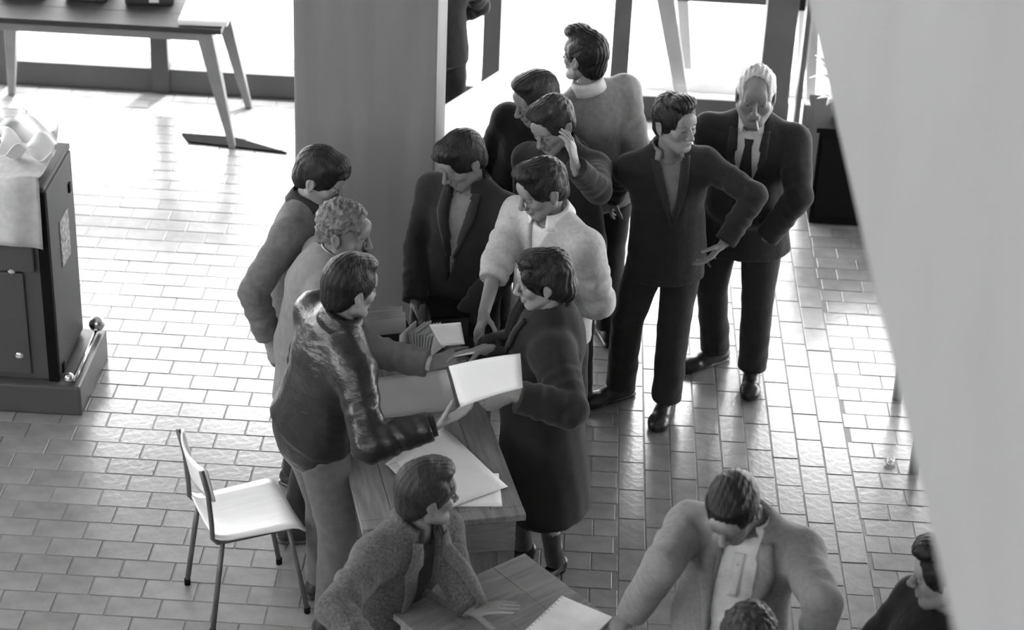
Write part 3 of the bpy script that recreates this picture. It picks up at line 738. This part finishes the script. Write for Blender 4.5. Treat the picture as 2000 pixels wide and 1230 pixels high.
    for sd in 'RL':
        S0, E_, W_ = AR[sd]; fb.cone(S0, E_, .045*s, .038*s, k=.02); fb.cone(E_, W_, .038*s, .026*s, k=.012)
        if not nofeet:
            hj, kn, an, fy = LG[sd]; fb.cone(hj, kn, .075*s, .052*s, k=.02); fb.cone(kn, kn+(an-kn)*.35, .05*s, .052*s, k=.02); fb.cone(kn+(an-kn)*.3, an, .05*s, .032*s, k=.02)
    fn2 = Field(np.minimum(N, HC)-.13, np.maximum(N, HC)+.13, .007)
    fn2.cone(HC+HR@A(0, -.022, -.045)*s, N, .048*s*(1+.4*(b-1)), .053*s*b, k=0); fn2.cone(N, N-U*.08, .054*s*b, .06*s, k=.01)
    hv, hq = HEADS[headtype]
    parts = [fb.mesh(), fn2.mesh(), (HT(hv), hq)]
    for sd, sg in (('R', 1), ('L', -1)):
        a = arms.get(sd, {})
        if a.get('hand', 'relax') is None: continue
        S0, E_, W_ = AR[sd]; dr = nrm(W_-E_)
        if 'd' in a:
            dr = nrm(sphere_hit(W_, .1, *a['d'])-W_)
        if 'dv' in a: dr = nrm(A(*a['dv']))
        pn = A(*a['palm']) if 'palm' in a else -Rv*sg
        ts = -1 if sd == 'R' else 1
        V, Q = hand_mesh(W_, dr, pn, ts, a.get('hand', 'relax'), s*a.get('hs', .97)); 

        parts.append((V, Q)); c['hand'+sd] = (W_, dr)
    V, Q = join(parts); body = put('body', V, Q, skin, root, org)
    # eyes, brows
    for sg in (-1, 1):
        cpos = A(sg*.0315, .0775, .0005)
        me_ = MB().ball((0, 0, 0), .0118*s, 2); e_ = me_.build('eye', M_eye, root, smooth=True); e_.location = HT(cpos[None])[0]-org
        ip = HT((cpos+A(0, .0078, -.0015))[None])[0]-org
        MB().ball((0, 0, 0), .0052*s, 2).build('iris', M_iris, e_, smooth=True).location = ip-np.array(e_.location)
        if brow:
            br = MB().tube([Vector(HT(A(sg*x, y, z)[None])[0]-org) for x, y, z in ((.014, .0925, .021), (.026, .0925, .0255), (.038, .087, .0255), (.048, .077, .0195))], [.003*s, .0042*s, .004*s, .002*s], 6).build('eyebrow', hairmat, root, smooth=True)
    lp = MB(); 
    MB().tube([Vector(HT(A(x, y, -.0645)[None])[0]-org) for x, y in ((-.021, .0885), (-.01, .0962), (0, .098), (.01, .0962), (.021, .0885))], [.001, .0032*s, .0038*s, .0032*s, .001], 6).build('lips', M_lip, root, smooth=True)
    if hairstyle:
        V, Q = hair(hairstyle); put('hair', HT(V), Q, hairmat, root, org)
    # ---------------- trousers / skirt legs
    if legs:
        lo = allp.min(0)-.22; hi = allp.max(0)+.2; hi[2] = P[2]+.2
        f = Field(lo, hi, .0095*coarse)
        f.cone(P+A(0, 0, .08), P-A(0, 0, .02), .147*b*s, .158*b*s, k=0, flat=Fp, fk=.74, capa=True)
        wr = legs.get('w', 1.0)
        for i, sd in enumerate('RL'):
            hj, kn, an, fy = LG[sd]; hem = an+(kn-an)*legs.get('hem', .06)-A(0, 0, .03)
            f.cone(hj, kn, .096*b*s*wr, .073*s*wr, k=.02, fold=(.0022, .11, 1.0+i, -.5, .45))
            f.cone(kn, hem, .073*s*wr, .069*s*wr, k=.012, capb=True, fold=(.0026, .11, 2.0+i, .3, 1.2))
        V, Q = f.mesh(); V = disp(V, Q, .003, 26, 4); put('trousers', V, Q, legs['mat'], root, org)
    if shoe and not nofeet:
        fem = shoe == 'fem'
        for sd in 'RL':
            hj, kn, an, fy = LG[sd]
            key = (fem, legs.get('shoe', 'k') if legs else 'k')
            if key not in SHOE_ME:
                V, Q = SHOE[fem]; me = bpy.data.meshes.new('shoe'); me.from_pydata(V.tolist(), [], Q.tolist()); me.shade_smooth(); me.materials.append(mat('shoe_leather', .02, .3, .5)); SHOE_ME[key] = me
            so = link(bpy.data.objects.new('shoe', SHOE_ME[key]), root); so.location = A(an[0], an[1], 0.0005)-org; so.rotation_euler.z = -math.radians(fy); so.scale = (s*1.04, s*1.04, s)
    # ---------------- garments
    def garment(nm, m, add, hem, flare=0, sleeve=1.0, sl_r=(.062, .052, .042), opening=None, amp=.003, freq=22, h=.0085, foldamp=.004, seed=1, neck_cut=True):
        f = Field(allp.min(0)-.24, allp.max(0)+.24, h*coarse)
        torso(f, add, hem, flare)
        if opening:   # list of (z below neck, half width, x centre)
            zs = np.array([o_[0] for o_ in opening][::-1]); ws = np.array([o_[1] for o_ in opening][::-1]); xs = np.array([o_[2] if len(o_) > 2 else 0 for o_ in opening][::-1])
            def fn(X, Y, Z):
                x = (X-N[0])*Rv[0]+(Y-N[1])*Rv[1]+(Z-N[2])*Rv[2]; y = (X-N[0])*F[0]+(Y-N[1])*F[1]+(Z-N[2])*F[2]; z = (X-N[0])*U[0]+(Y-N[1])*U[1]+(Z-N[2])*U[2]
                wv = np.interp(z, zs, ws); xc = np.interp(z, zs, xs)
                return np.maximum(np.abs(x-xc)-wv, -(y-.0))
            f.func(fn, .004)
        if neck_cut: f.cone(N-U*.015+F*.012, N+U*.14+F*.03, .058*s*b**.5, .075*s, k=.006, op='cut')
        for i, sd in enumerate('RL'):
            S0, E_, W_ = AR[sd]; r0, r1, r2 = [r_*s+add*.3 for r_ in sl_r]
            f.cone(S0, E_, r0*(.5+.5*b), r1, k=.03, fold=(foldamp, .065, 1+i+seed, .3, 1.3))
            if sleeve > .5:
                end = E_+(W_-E_)*min(1, (sleeve-.5)*2)
                f.cone(E_, end, r1, r2, k=.010, capb=True, fold=(foldamp, .055, 2+i+seed, -.3, .9))
        V, Q = f.mesh(); V = disp(V, Q, amp, freq, seed); 
        o = put(nm, V, Q, m, root, org); c['bvh'][nm] = BVHTree.FromPolygons(V.tolist(), Q.tolist()); return o
    c['garment'] = garment
    for g in (under, top):
        if g: garment(**g)
    return c

def drape(c, nm, on, rows, m, off=.004, thick=.004, n=10, frame=None, parent=None, mid=3):
    """strip of cloth laid on a garment; rows = [((x,z),(x,z)), ...] in the chest frame below the neck"""
    N, R, U, F = c['N'], c['R'], c['U'], c['F']; bv = c['bvh'][on]; org = c['org']
    rows = [(A(*a), A(*b_)) for a, b_ in rows]
    def fn(u, v):
        t = u*(len(rows)-1); i = min(int(t), len(rows)-2); t -= i
        a = rows[i][0]*(1-t)+rows[i+1][0]*t; b_ = rows[i][1]*(1-t)+rows[i+1][1]*t; p = a*(1-v)+b_*v
        st_ = N+R*p[0]+U*p[1]+F*.45
        hit = bv.ray_cast(Vector(st_), Vector(-F), .75)
        if hit[0] is None:
            nn = bv.find_nearest(Vector(N+R*p[0]+U*p[1]+F*.08)); h_, nr_ = nn[0], nn[1]
        else: h_, nr_ = hit[0], hit[1]
        return h_+Vector(F)*off-Vector(org)
    return MB().grid(fn, n*(len(rows)-1), mid).build(nm, m, parent or c['root'], smooth=True, solid=thick, offset=1)
def collar(c, m, r0=.062, r1=.082, h=.04, a0=28, drop=.02, tilt=.0, nm='collar', lift=.0, fall=1.0, thick=.004):
    """collar round the neck, open at the front by a0 degrees each side"""
    N, R, U, F, s = c['N'], c['R'], c['U'], c['F'], c['s']; org = c['org']; C0 = N+U*.026+F*.002+U*lift; h = h+.008; AXN = nrm(.45*U+.55*nrm(c['HC']+c['HR']@A(0, -.022, -.045)*s-N))
    def fn(u, v):
        a = math.radians(a0+(360-2*a0)*u); dr = R*math.sin(a)+F*math.cos(a); fr_ = (1+math.cos(a))/2
        if v < .5: q = v*2; r = r0+.004*q; z = h*q
        else: q = (v-.5)*2; r = r0+.004+(r1-r0)*q; z = h*(1-q*fall)-.012*q
        z = z-drop*fr_*1.6
        return Vector(C0+dr*(r+.007)*s+AXN*z*s-org)
    return MB().grid(fn, 36, 6).build(nm, m, c['root'], smooth=True, solid=thick, offset=0)
def glasses(c, m):
    s, HT, org = c['s'], c['HT'], c['org']; r = None
    T_ = lambda p: Vector(HT(A(*p)[None])[0]-org)
    fr_ = MB()
    for sg in (-1, 1):
        fr_.tube([T_((sg*.033+.021*math.cos(t), .101-.004*abs(math.cos(t)), .001+.016*math.sin(t))) for t in np.linspace(0, 6.2832, 17)], .0022, 6, caps=False)
        fr_.tube([T_((sg*.054, .098, .006)), T_((sg*.074, .06, .008)), T_((sg*.084, -.01, .008))], .002, 6)
    fr_.tube([T_((-.012, .104, .004)), T_((.012, .104, .004))], .002, 6)
    g = fr_.build('glasses_frame', m, c['root'], smooth=True)
    return g
def buttons(c, on, pts, m, r=.008):
    for x, z in pts:
        N, R, U, F = c['N'], c['R'], c['U'], c['F']; hit = c['bvh'][on].ray_cast(Vector(N+R*x+U*z+F*.45), Vector(-F), .8)
        if hit[0] is None: continue
        q = Vector(F).to_track_quat('Z', 'Y').to_matrix().to_4x4()
        MB().ball((0, 0, 0), r, 2, (1, 1, .4), rot=q).build('button', m, c['root'], smooth=True).location = hit[0]+Vector(F)*.004-Vector(c['org'])
def lapels(c, on, m, zb, w0=.035, w1=.075, top_x=.055, notch=-.13, xb=.0, sides=(-1, 1)):
    for sg in sides:
        drape(c, 'lapel', on, [((sg*(top_x), -.005), (sg*(top_x+.035), -.0)), ((sg*(top_x+(xb-top_x)*notch/zb), notch), (sg*(top_x+(xb-top_x)*notch/zb+w1), notch+.015)), ((sg*(xb+.001), zb), (sg*(xb+.012), zb+.005))], m, off=.008, thick=.007)

# ------------------------------------------------------------------ the people
C_leather = mat('black_leather', .012, .36, .5, noise=.3, nscale=12, bump=.7, bscale=17, stretch=(1, 1, 2))
C_rib = cloth('knit_rib', .02, bump=.5, bscale=60)
C_chino = cloth('light_trousers', .105, bump=.4, bscale=9)
C_grey = cloth('grey_suiting', .17)
C_pale = cloth('pale_grey_sweater', .27, noise=.15, nscale=40)
C_greyl = cloth('grey_lapel', .15)
C_sweat = cloth('marl_sweater', .115, noise=.2, nscale=40)
C_dksw = cloth('dark_collar', .03)
C_card = cloth('cream_knit', .43, noise=.15, nscale=50, bump=.5, bscale=30)
C_shirt = cloth('white_shirt', .62, bump=.2)
C_shg = cloth('grey_shirt', .2)
C_dark = cloth('dark_suiting', .022)
C_dark2 = cloth('charcoal_suiting', .03)
C_black = cloth('black_suiting', .014)
C_dktr = cloth('dark_trousers', .028)
C_coat = cloth('dark_wool_coat', .02, bump=.4)
C_tweed = cloth('tweed', .085, noise=.55, nscale=110, bump=.5, bscale=60)
C_tweedl = cloth('tweed_lapel', .10, noise=.4, nscale=90)
C_sand = cloth('light_jacket', .19, noise=.15, nscale=60)
C_sandl = cloth('light_jacket_lapel', .21, noise=.15, nscale=60)
C_tie = cloth('dark_tie', .012, spec=.3, rough=.6)
C_stock = cloth('dark_stocking', .04, bump=.05)
M_metalf = mat('spectacle_frame', .02, .3, .5)
M_cig = mat('cigarette', .8, .8)
def fpx(x, y, yaw):
    p = onz(x, y, .085); return (p[0], p[1], yaw)

# 1 man in the leather jacket
c = person('person', 'man in glossy black leather jacket and light trousers handing over a sheet', (-.93, 6.78), (682, 563, 1.575), yt=60, yh=48, pitch=14, hipz=.93, b=1.02, hip_off=(-.02, .0),
    arms={'R': dict(e=(722, 868, -1), epx=1, w=(862, 826, -1), wpx=1, d=(935, 792, 0), hand='pinch', palm=(0, .25, 1)),
          'L': dict(e=(.15, .1, -1), w=(-.1, .45, -.9), hand='relax')},
    feet={'R': (-.86, 6.66, 70), 'L': (-.93, 6.93, 60)}, hairstyle='flat', legs=dict(mat=C_chino, w=1.08),
    top=dict(nm='jacket', m=C_leather, add=.034, hem=-.015, sl_r=(.068, .06, .048), amp=.005, freq=30, foldamp=.006, sleeve=.97))
f = Field(c['P']-.3, c['P']+.3, .008); f.cone(c['P']+A(0, 0, .03), c['P']-A(0, 0, .05), .192, .180, flat=nrm(c['F']), fk=.76, capa=True, capb=True); V, Q = f.mesh(); put('waistband', V, Q, C_rib, c['root'], c['org'])
S0, E_, W_ = c['AR']['R']; f = Field(W_-.12, W_+.12, .006); f.cone(W_-nrm(W_-E_)*.045, W_+nrm(W_-E_)*.005, .047, .043, capa=True, capb=True); V, Q = f.mesh(); put('cuff', V, Q, C_rib, c['root'], c['org'])
collar(c, C_leather, .060, .086, .05, 25, thick=.006)
LEA = c
# 2 grey curly haired man reaching across
c = person('person', 'man with curly grey hair and moustache in grey jacket reaching across table', (-1.06, 7.44), (672, 452, 1.47), yt=80, yh=98, pitch=14, hipz=.93, hip_off=(0, 0), b=1.02, hunch=.03,
    arms={'R': dict(e=(730, 690, 1), epx=1, w=(842, 712, -1), wpx=1, d=(905, 690, 0), hand='pinch', palm=(0, .5, -.8)), 'L': dict(e=(.1, .4, -1), w=(0, .7, -.6), hand='relax')},
    feet={'R': (-1.1, 7.3, 80), 'L': (-1.1, 7.55, 80)}, hairstyle='curly', hairmat=M_hairg, skin=M_skint, legs=dict(mat=C_dktr),
    under=dict(nm='shirt', m=C_shirt, add=-.004, hem=None, sleeve=1.05, sl_r=(.05, .045, .036), h=.011), top=dict(nm='jacket', m=C_grey, add=.026, hem=.26, sl_r=(.07, .06, .05), amp=.004, foldamp=.005, sleeve=.97, opening=[(.1, .06), (-.05, .05), (-.3, .01), (-.301, -.2), (-1, -.2)]))
collar(c, C_shirt, .058, .066, .035, 20); collar(c, C_greyl, .066, .09, .034, 45, lift=-.012)
MB().tube([Vector(c['HT'](A(x, y, z)[None])[0]-c['org']) for x, y, z in ((-.026, .086, -.056), (-.012, .102, -.047), (0, .106, -.046), (.012, .102, -.047), (.026, .086, -.056))], [.003, .0075, .007, .0075, .003], 8).build('moustache', M_hairb, c['root'], smooth=True)
CUR = c
# 3 young man in sweater
c = person('person', 'young dark haired man in grey sweater looking down beside the pillar', (-1.13, 7.83), (624, 345, 1.53), yt=105, yh=100, pitch=28, hipz=.92, b=.98, hunch=.02,
    arms={'R': dict(e=(492, 575, 1), epx=1, w=(528, 668, 1), wpx=1, hand='relax'), 'L': dict(e=(.15, .2, -1), w=(-.2, .5, -.7))},
    hairstyle='fringe', legs=dict(mat=C_dktr), under=dict(nm='shirt', m=C_dksw, add=-.008, hem=None, sleeve=.6, sl_r=(.045, .04, .04), h=.012), top=dict(nm='sweater', m=C_sweat, add=.02, hem=.06, sl_r=(.066, .06, .046), amp=.005, foldamp=.006, sleeve=.95))
collar(c, C_dksw, .058, .088, .032, 30, thick=.006)
# 4 woman in the dark coat
c = person('person', 'woman with dark waved hair in long dark coat holding a white sheet', (.02, 7.25), (1060, 548, 1.425), yt=-98, yh=-98, pitch=12, hipz=.86, s=.95, b=1.24, hip_off=(-.08, 0),
    arms={'L': dict(e=(1112, 800, -1), epx=1, w=(1000, 772, -1), wpx=1, d=(955, 790, 0), hand='grip', palm=(-.3, .9, 0)), 'R': dict(e=(1010, 690, 1), epx=1, w=(945, 682, -1), wpx=1, d=(895, 690, 0), hand='pinch', palm=(0, -.5, -.8))},
    feet={'R': fpx(1022, 1062, -110), 'L': fpx(1088, 1092, -140)}, headtype='w', hairstyle='bun', hairmat=M_hair, shoe='fem', legs=dict(mat=C_stock, w=.62, hem=.02),
    under=dict(nm='blouse', m=C_dksw, add=-.004, hem=None, sleeve=.6, sl_r=(.045, .04, .04), h=.011), top=dict(nm='coat', m=C_coat, add=.03, hem=.48, flare=.035, sl_r=(.08, .072, .06), amp=.005, foldamp=.005, sleeve=.95, opening=[(.1, .05), (-.03, .05), (-.22, .005), (-.221, -.2), (-1, -.2)]))
collar(c, C_coat, .066, .105, .034, 38, lift=-.008, thick=.006); lapels(c, 'coat', C_coat, -.24, w1=.07, top_x=.05); collar(c, C_shirt, .056, .066, .03, 25)
WOM = c
# 5 man in cream cardigan
c = person('person', 'man in cream knitted sweater with white shirt collar watching the table', (-.03, 7.95), (1060, 368, 1.525), yt=-142, yh=-118, pitch=24, hipz=.92, b=1.04,
    arms={'R': dict(e=(972, 512, -1), epx=1, w=(945, 612, -1), wpx=1, hand='relax', palm=(.6, .6, 0)), 'L': dict(e=(1172, 590, 1), epx=1, w=(-.6, -.15, -.6), hand='relax')},
    feet={'R': (-.12, 7.9, -150), 'L': (.1, 8.0, 170)}, hairstyle='quiff', hairmat=M_hair, skin=M_skint, legs=dict(mat=C_dktr),
    under=dict(nm='shirt', m=C_shirt, add=-.002, hem=None, sleeve=.6, sl_r=(.045, .04, .04), h=.011), top=dict(nm='sweater', m=C_card, add=.024, hem=.12, sl_r=(.07, .064, .056), amp=.0045, foldamp=.006, sleeve=.68, opening=[(.1, .055), (-.03, .045), (-.17, .0), (-.171, -.2), (-1, -.2)]))
collar(c, C_shirt, .060, .094, .036, 24, thick=.004)
# 6 dark jacket by the pillar
c = person('person', 'young man in dark jacket bowing his head against the pillar edge', (-.45, 8.12), (903, 312, 1.515), yt=-155, yh=-128, pitch=30, hipz=.92,
    arms={'R': dict(e=(.1, .15, -1), w=(-.35, .6, -.8), hand='relax'), 'L': dict(e=(.1, .15, -1), w=(-.35, .6, -.8))}, hairstyle='fringe', legs=dict(mat=C_dktr), skin=M_skint,
    under=dict(nm='shirt', m=C_shg, add=-.004, hem=None, sleeve=.6, sl_r=(.045, .04, .04), h=.012), top=dict(nm='jacket', m=C_dark, add=.026, hem=.2, sl_r=(.068, .06, .05), opening=[(.1, .05), (-.04, .05), (-.36, .012), (-.45, .0), (-.46, -.2), (-1, -.2)]))
collar(c, C_dark, .064, .092, .032, 42, lift=-.01, thick=.005); lapels(c, 'jacket', C_dark2, -.34, w1=.06); collar(c, C_dksw, .056, .07, .03, 24)
# 7 hand on cheek
c = person('person', 'man in dark jacket resting his hand against his cheek', (.03, 8.62), (1080, 243, 1.50), yt=-150, yh=-142, pitch=26, hipz=.9, roll=6,
    arms={'L': dict(e=(1168, 372, -1), epx=1, w=(1124, 326, -1), wpx=1, d=(1114, 272, 0), hand='relax', palm=(-.8, .4, .2)), 'R': dict(e=(.1, .1, -1), w=(-.3, .8, -.3))}, hairstyle='wave', hairmat=M_hairb, legs=dict(mat=C_dktr),
    top=dict(nm='jacket', m=C_dark2, add=.024, hem=.2, sl_r=(.064, .056, .046), foldamp=.003))
collar(c, C_dark2, .062, .09, .032, 35, thick=.005)
# 8 man behind him
c = person('person', 'man in black jacket half hidden behind the hand-on-cheek man', (-.2, 8.98), (1048, 192, 1.505), yt=-150, yh=-120, pitch=22, hipz=.92, b=1.05,
    arms={'R': dict(e=(.2, .1, -1), w=(-.2, .6, -.8)), 'L': dict(e=(.1, .1, -1), w=(-.2, .6, -.8))}, hairstyle='flat', hairmat=M_hairb, legs=dict(mat=C_dktr),
    top=dict(nm='jacket', m=C_black, add=.026, hem=.2))
collar(c, C_dark2, .062, .09, .032, 35, thick=.005)
# 9 man with glasses turned to the window
c = person('person', 'man with spectacles in grey sweater turned towards the window', (.17, 9.2), (1143, 112, 1.65), yt=-25, yh=-50, pitch=2, hipz=.96, s=1.02,
    arms={'R': dict(e=(1243, 288, 1), epx=1, w=(1300, 325, 1), wpx=1, hand='relax', palm=(0, 0, -1)), 'L': dict(e=(.1, .1, -1), w=(0, .4, -.8))}, hairstyle='wave', hairmat=M_hair, legs=dict(mat=C_dktr),
    under=dict(nm='shirt', m=C_shirt, add=-.004, hem=None, sleeve=.6, sl_r=(.045, .04, .04), h=.012), top=dict(nm='sweater', m=C_pale, add=.022, hem=.08, sl_r=(.066, .06, .05), foldamp=.005))
collar(c, C_shirt, .058, .078, .036, 24); glasses(c, M_metalf)
# 10 man with hand on hip
c = person('person', 'man in dark suit with hand on hip beside the grey haired man', (.415, 8.62), (1318, 240, 1.56), yt=172, yh=140, pitch=2, hipz=.90, b=.95, hip_off=(.085, 0),
    arms={'L': dict(e=(1474, 382, -1), epx=1, w=(1412, 478, 1), wpx=1, d=(1390, 500, 0), hand='relax', palm=(-.9, 0, 0)), 'R': dict(e=(1215, 335, 1), epx=1, w=(.1, -.5, -.8), hand='relax')},
    feet={'R': fpx(1212, 748, -125), 'L': fpx(1302, 776, -165)}, hairstyle='quiff', legs=dict(mat=C_dktr, w=1.08), skin=M_skint,
    under=dict(nm='shirt', m=C_shg, add=-.002, hem=None, sleeve=.6, sl_r=(.045, .04, .04), h=.01), top=dict(nm='jacket', m=C_dark, add=.026, hem=.13, sl_r=(.062, .052, .044), foldamp=.005, opening=[(.1, .055), (-.03, .05), (-.33, .0), (-.34, -.2), (-1, -.2)]))
lapels(c, 'jacket', C_dark2, -.33, w1=.04, top_x=.055); collar(c, C_shg, .058, .088, .03, 32); collar(c, C_dark, .068, .094, .03, 55, lift=-.012, thick=.005)
# 11 stout grey haired man
c = person('person', 'stout white haired man in dark suit and tie with cigarette', (.885, 9.06), (1476, 186, 1.545), yt=190, yh=184, pitch=8, hipz=.9, b=1.17, belly=.03, headtype='fat', hsc=1.12,
    arms={'L': dict(e=(1560, 385, -1), epx=1, w=(-.5, .2, -.85), hand=None), 'R': dict(e=(1395, 360, 1), epx=1, w=(.0, .2, -1), hand='relax')},
    feet={'R': fpx(1398, 680, -125), 'L': fpx(1470, 716, 186)}, hairstyle='white', hairmat=M_hairw, skin=M_skint, legs=dict(mat=C_dktr, w=1.08),
    under=dict(nm='shirt', m=C_shirt, add=.0, hem=None, sleeve=.6, sl_r=(.045, .04, .04), h=.01), top=dict(nm='jacket', m=C_dark, add=.03, hem=.17, flare=.02, sl_r=(.068, .06, .052), foldamp=.004, opening=[(.1, .06), (-.03, .06), (-.2, .055), (-.34, .02), (-.345, -.2), (-1, -.2)]))
drape(c, 'waistcoat', 'shirt', [((-.10, -.24), (.10, -.24)), ((-.12, -.36), (.12, -.36)), ((-.12, -.5), (.12, -.5))], C_black, off=.004)
drape(c, 'tie', 'shirt', [((-.022, -.045), (.022, -.045)), ((-.016, -.075), (.016, -.075)), ((-.034, -.22), (.034, -.22)), ((-.04, -.32), (.04, -.32))], C_tie, off=.012)
lapels(c, 'jacket', C_dark2, -.34, w1=.06, top_x=.06); collar(c, C_shirt, .062, .096, .034, 22); collar(c, C_dark, .072, .098, .03, 50, lift=-.012, thick=.005)
MB().tube([Vector(c['HT'](A(*p)[None])[0]-c['org']) for p in ((-.012, .09, -.065), (-.022, .155, -.075))], .0042, 8).build('cigarette', M_cig, c['root'], smooth=True)
# 12 seated man in tweed
c = person('person', 'man in tweed jacket sitting at the worn table and looking back', (-.62, 5.98), (832, 965, 1.18), yt=128, yh=62, pitch=6, hipz=.555, b=1.0, seated=True, shw=.18, neckdrop=.13,
    arms={'L': dict(e3=tuple(onz(893, 1135, .86)), w3=tuple(onz(922, 1190, .805)), d=(972, 1186, -1), hand='flat', palm=(0, 0, -1)), 'R': dict(e=(655, 1190, -1), epx=1, w=(.1, .9, -.1), hand='relax')},
    hairstyle='flat', hairmat=M_hairb, legs=dict(mat=C_dktr), skin=M_skint,
    under=dict(nm='shirt', m=C_dksw, add=-.002, hem=None, sleeve=.6, sl_r=(.045, .04, .04), h=.01), top=dict(nm='jacket', m=C_tweed, add=.03, hem=.08, sl_r=(.064, .056, .046), amp=.004, foldamp=.006, opening=[(.1, .05), (-.04, .05), (-.2, .05), (-.46, .04), (-.7, .05)]))
lapels(c, 'jacket', C_tweedl, -.40, w1=.07, top_x=.055, xb=.04); collar(c, C_tweed, .068, .098, .036, 45, lift=-.008, thick=.006); collar(c, C_dksw, .058, .085, .03, 30)
SEAT = c
# 13 man in light jacket leaning on the table
c = person('person', 'man in light jacket and white polo leaning over the worn table', (.66, 5.72), (1432, 992, 1.46), yt=192, yh=202, pitch=38, hipz=.9, b=1.06, hip_off=(.0, .03), noff=(.045, .05, 0), shw=.185,
    arms={'R': dict(e=(1296, 1100, -1), epx=1, w3=tuple(onz(1236, 1196, .82)), d=(1200, 1226, -1), hand='flat', palm=(0, 0, -1)), 'L': dict(e=(1606, 1180, -1), epx=1, w=(.05, .3, -1), hand='relax')},
    hairstyle='slick', hairmat=M_hair, legs=dict(mat=C_dktr), skin=M_skint, feet={'R': (.55, 5.72, 190), 'L': (.8, 5.74, 175)},
    under=dict(nm='polo_shirt', m=C_shirt, add=.0, hem=.4, sleeve=.6, sl_r=(.045, .04, .04), h=.01), top=dict(nm='jacket', m=C_sand, add=.03, hem=.45, sl_r=(.064, .058, .048), amp=.005, foldamp=.0032, opening=[(.1, .06), (-.04, .06), (-.25, .065), (-.45, .05), (-.8, .07)]))
lapels(c, 'jacket', C_sandl, -.42, w1=.075, top_x=.06, xb=.055); collar(c, C_sand, .07, .1, .034, 48, lift=-.008, thick=.006); collar(c, C_shirt, .06, .092, .03, 28)
drape(c, 'breast_pocket', 'jacket', [((-.16, -.19), (-.085, -.2)), ((-.16, -.205), (-.085, -.215))], C_sandl, off=.004)
drape(c, 'placket', 'polo_shirt', [((-.018, -.06), (.018, -.06)), ((-.018, -.24), (.018, -.24))], C_shirt, off=.003); buttons(c, 'polo_shirt', [(0, -.1), (0, -.15), (0, -.2)], M_dark, .007)
# 14 curly head at the bottom edge
c = person('person', 'person with curly hair in front of the light jacketed man', (.655, 5.12), (1462, 1256, 1.24), yt=0, yh=5, pitch=20, hipz=.55, seated=True, hairstyle='curly', hairmat=M_hairb, legs=dict(mat=C_dktr), top=dict(nm='jacket', m=C_dark2, add=.026, hem=.08),
    arms={'R': dict(e=(.2, .3, -1), w=(-.2, 1, 0)), 'L': dict(e=(.2, .3, -1), w=(-.2, 1, 0))})
# 15 dark figure by the window
c = person('person', 'figure in black standing with hand on hip behind the white tables', (-.80, 11.0), (*proj((-.81, 10.96, 1.55)), 1.55), yt=175, hipz=.9, b=1.0, legs=dict(mat=C_black), hairstyle='flat',
    arms={'L': dict(e=(938, 12, 1), epx=1, w=(-.9, .2, -.35), hand='relax'), 'R': dict(e=(.3, 0, -1), w=(0, .3, -1))}, top=dict(nm='jacket', m=C_black, add=.02, hem=.06))
# 16 person under the gallery
c = person('person', 'dark haired person in black partly hidden below the gallery edge', (1.30, 5.62), (1848, 1125, 1.2), yt=-110, yp=-165, yh=-80, pitch=10, hipz=.555, seated=True, b=1.05, hairstyle='wave', legs=dict(mat=C_black), top=dict(nm='jacket', m=C_black, add=.03, hem=.08),
    arms={'R': dict(e=(.2, .3, -1), w=(-.2, 1, 0)), 'L': dict(e=(.2, .3, -1), w=(-.2, 1, 0))})
# stools under the three seated people
for bx, by, rz, lb in ((-.62, 5.98, .5, 'plain wooden stool under the man in tweed'), (.655, 5.12, .1, 'plain wooden stool under the curly haired sitter'), (1.30, 5.62, .0, 'plain wooden stool below the gallery edge')):
    r = empty('wooden_stool', (bx, by, 0), rz, lb, 'stool')
    MB().tube([(0, 0, .395), (0, 0, .43)], .165, 24).build('seat', M_woodl, r)
    for k in range(4):
        a = math.pi/4+k*math.pi/2; MB().tube([(math.cos(a)*.11, math.sin(a)*.11, .40), (math.cos(a)*.165, math.sin(a)*.165, 0)], [.018, .014], 10).build('leg', M_leg, r, smooth=True)
    MB().tube([(math.cos(t)*.135, math.sin(t)*.135, .2) for t in np.linspace(0, 6.2832, 25)], .008, 6, caps=False).build('foot_ring', M_tube, r, smooth=True)
# papers in hands
lh = LEA['handR'][0]+LEA['handR'][1]*.09; print('LEA hand', lh, proj(lh)); ly = lh[1]
sheet('letter_sheet', [ony(876, 715, ly+.06), ony(1016, 690, ly+.04), ony(1021, 757, ly-.03), ony(900, 795, ly-.02)], M_paper, 'bright white sheet held up between the leather jacket and the woman', th=.0012, sag=.006)
hw = WOM['handR'][0]+WOM['handR'][1]*.12
sheet('ballot_slip', [ony(838, 634, hw[1]+.03), ony(900, 629, hw[1]+.03), ony(908, 672, hw[1]-.02), ony(862, 676, hw[1]-.02)], M_card, 'small grey slip passed between the curly haired man and the woman', th=.0015)
sheet('envelope', [ony(886, 690, hw[1]-.01), ony(928, 684, hw[1]-.01), ony(926, 690, hw[1]-.04), ony(888, 696, hw[1]-.04)], M_paper, 'thin white envelope gripped by the curly haired man', th=.002)
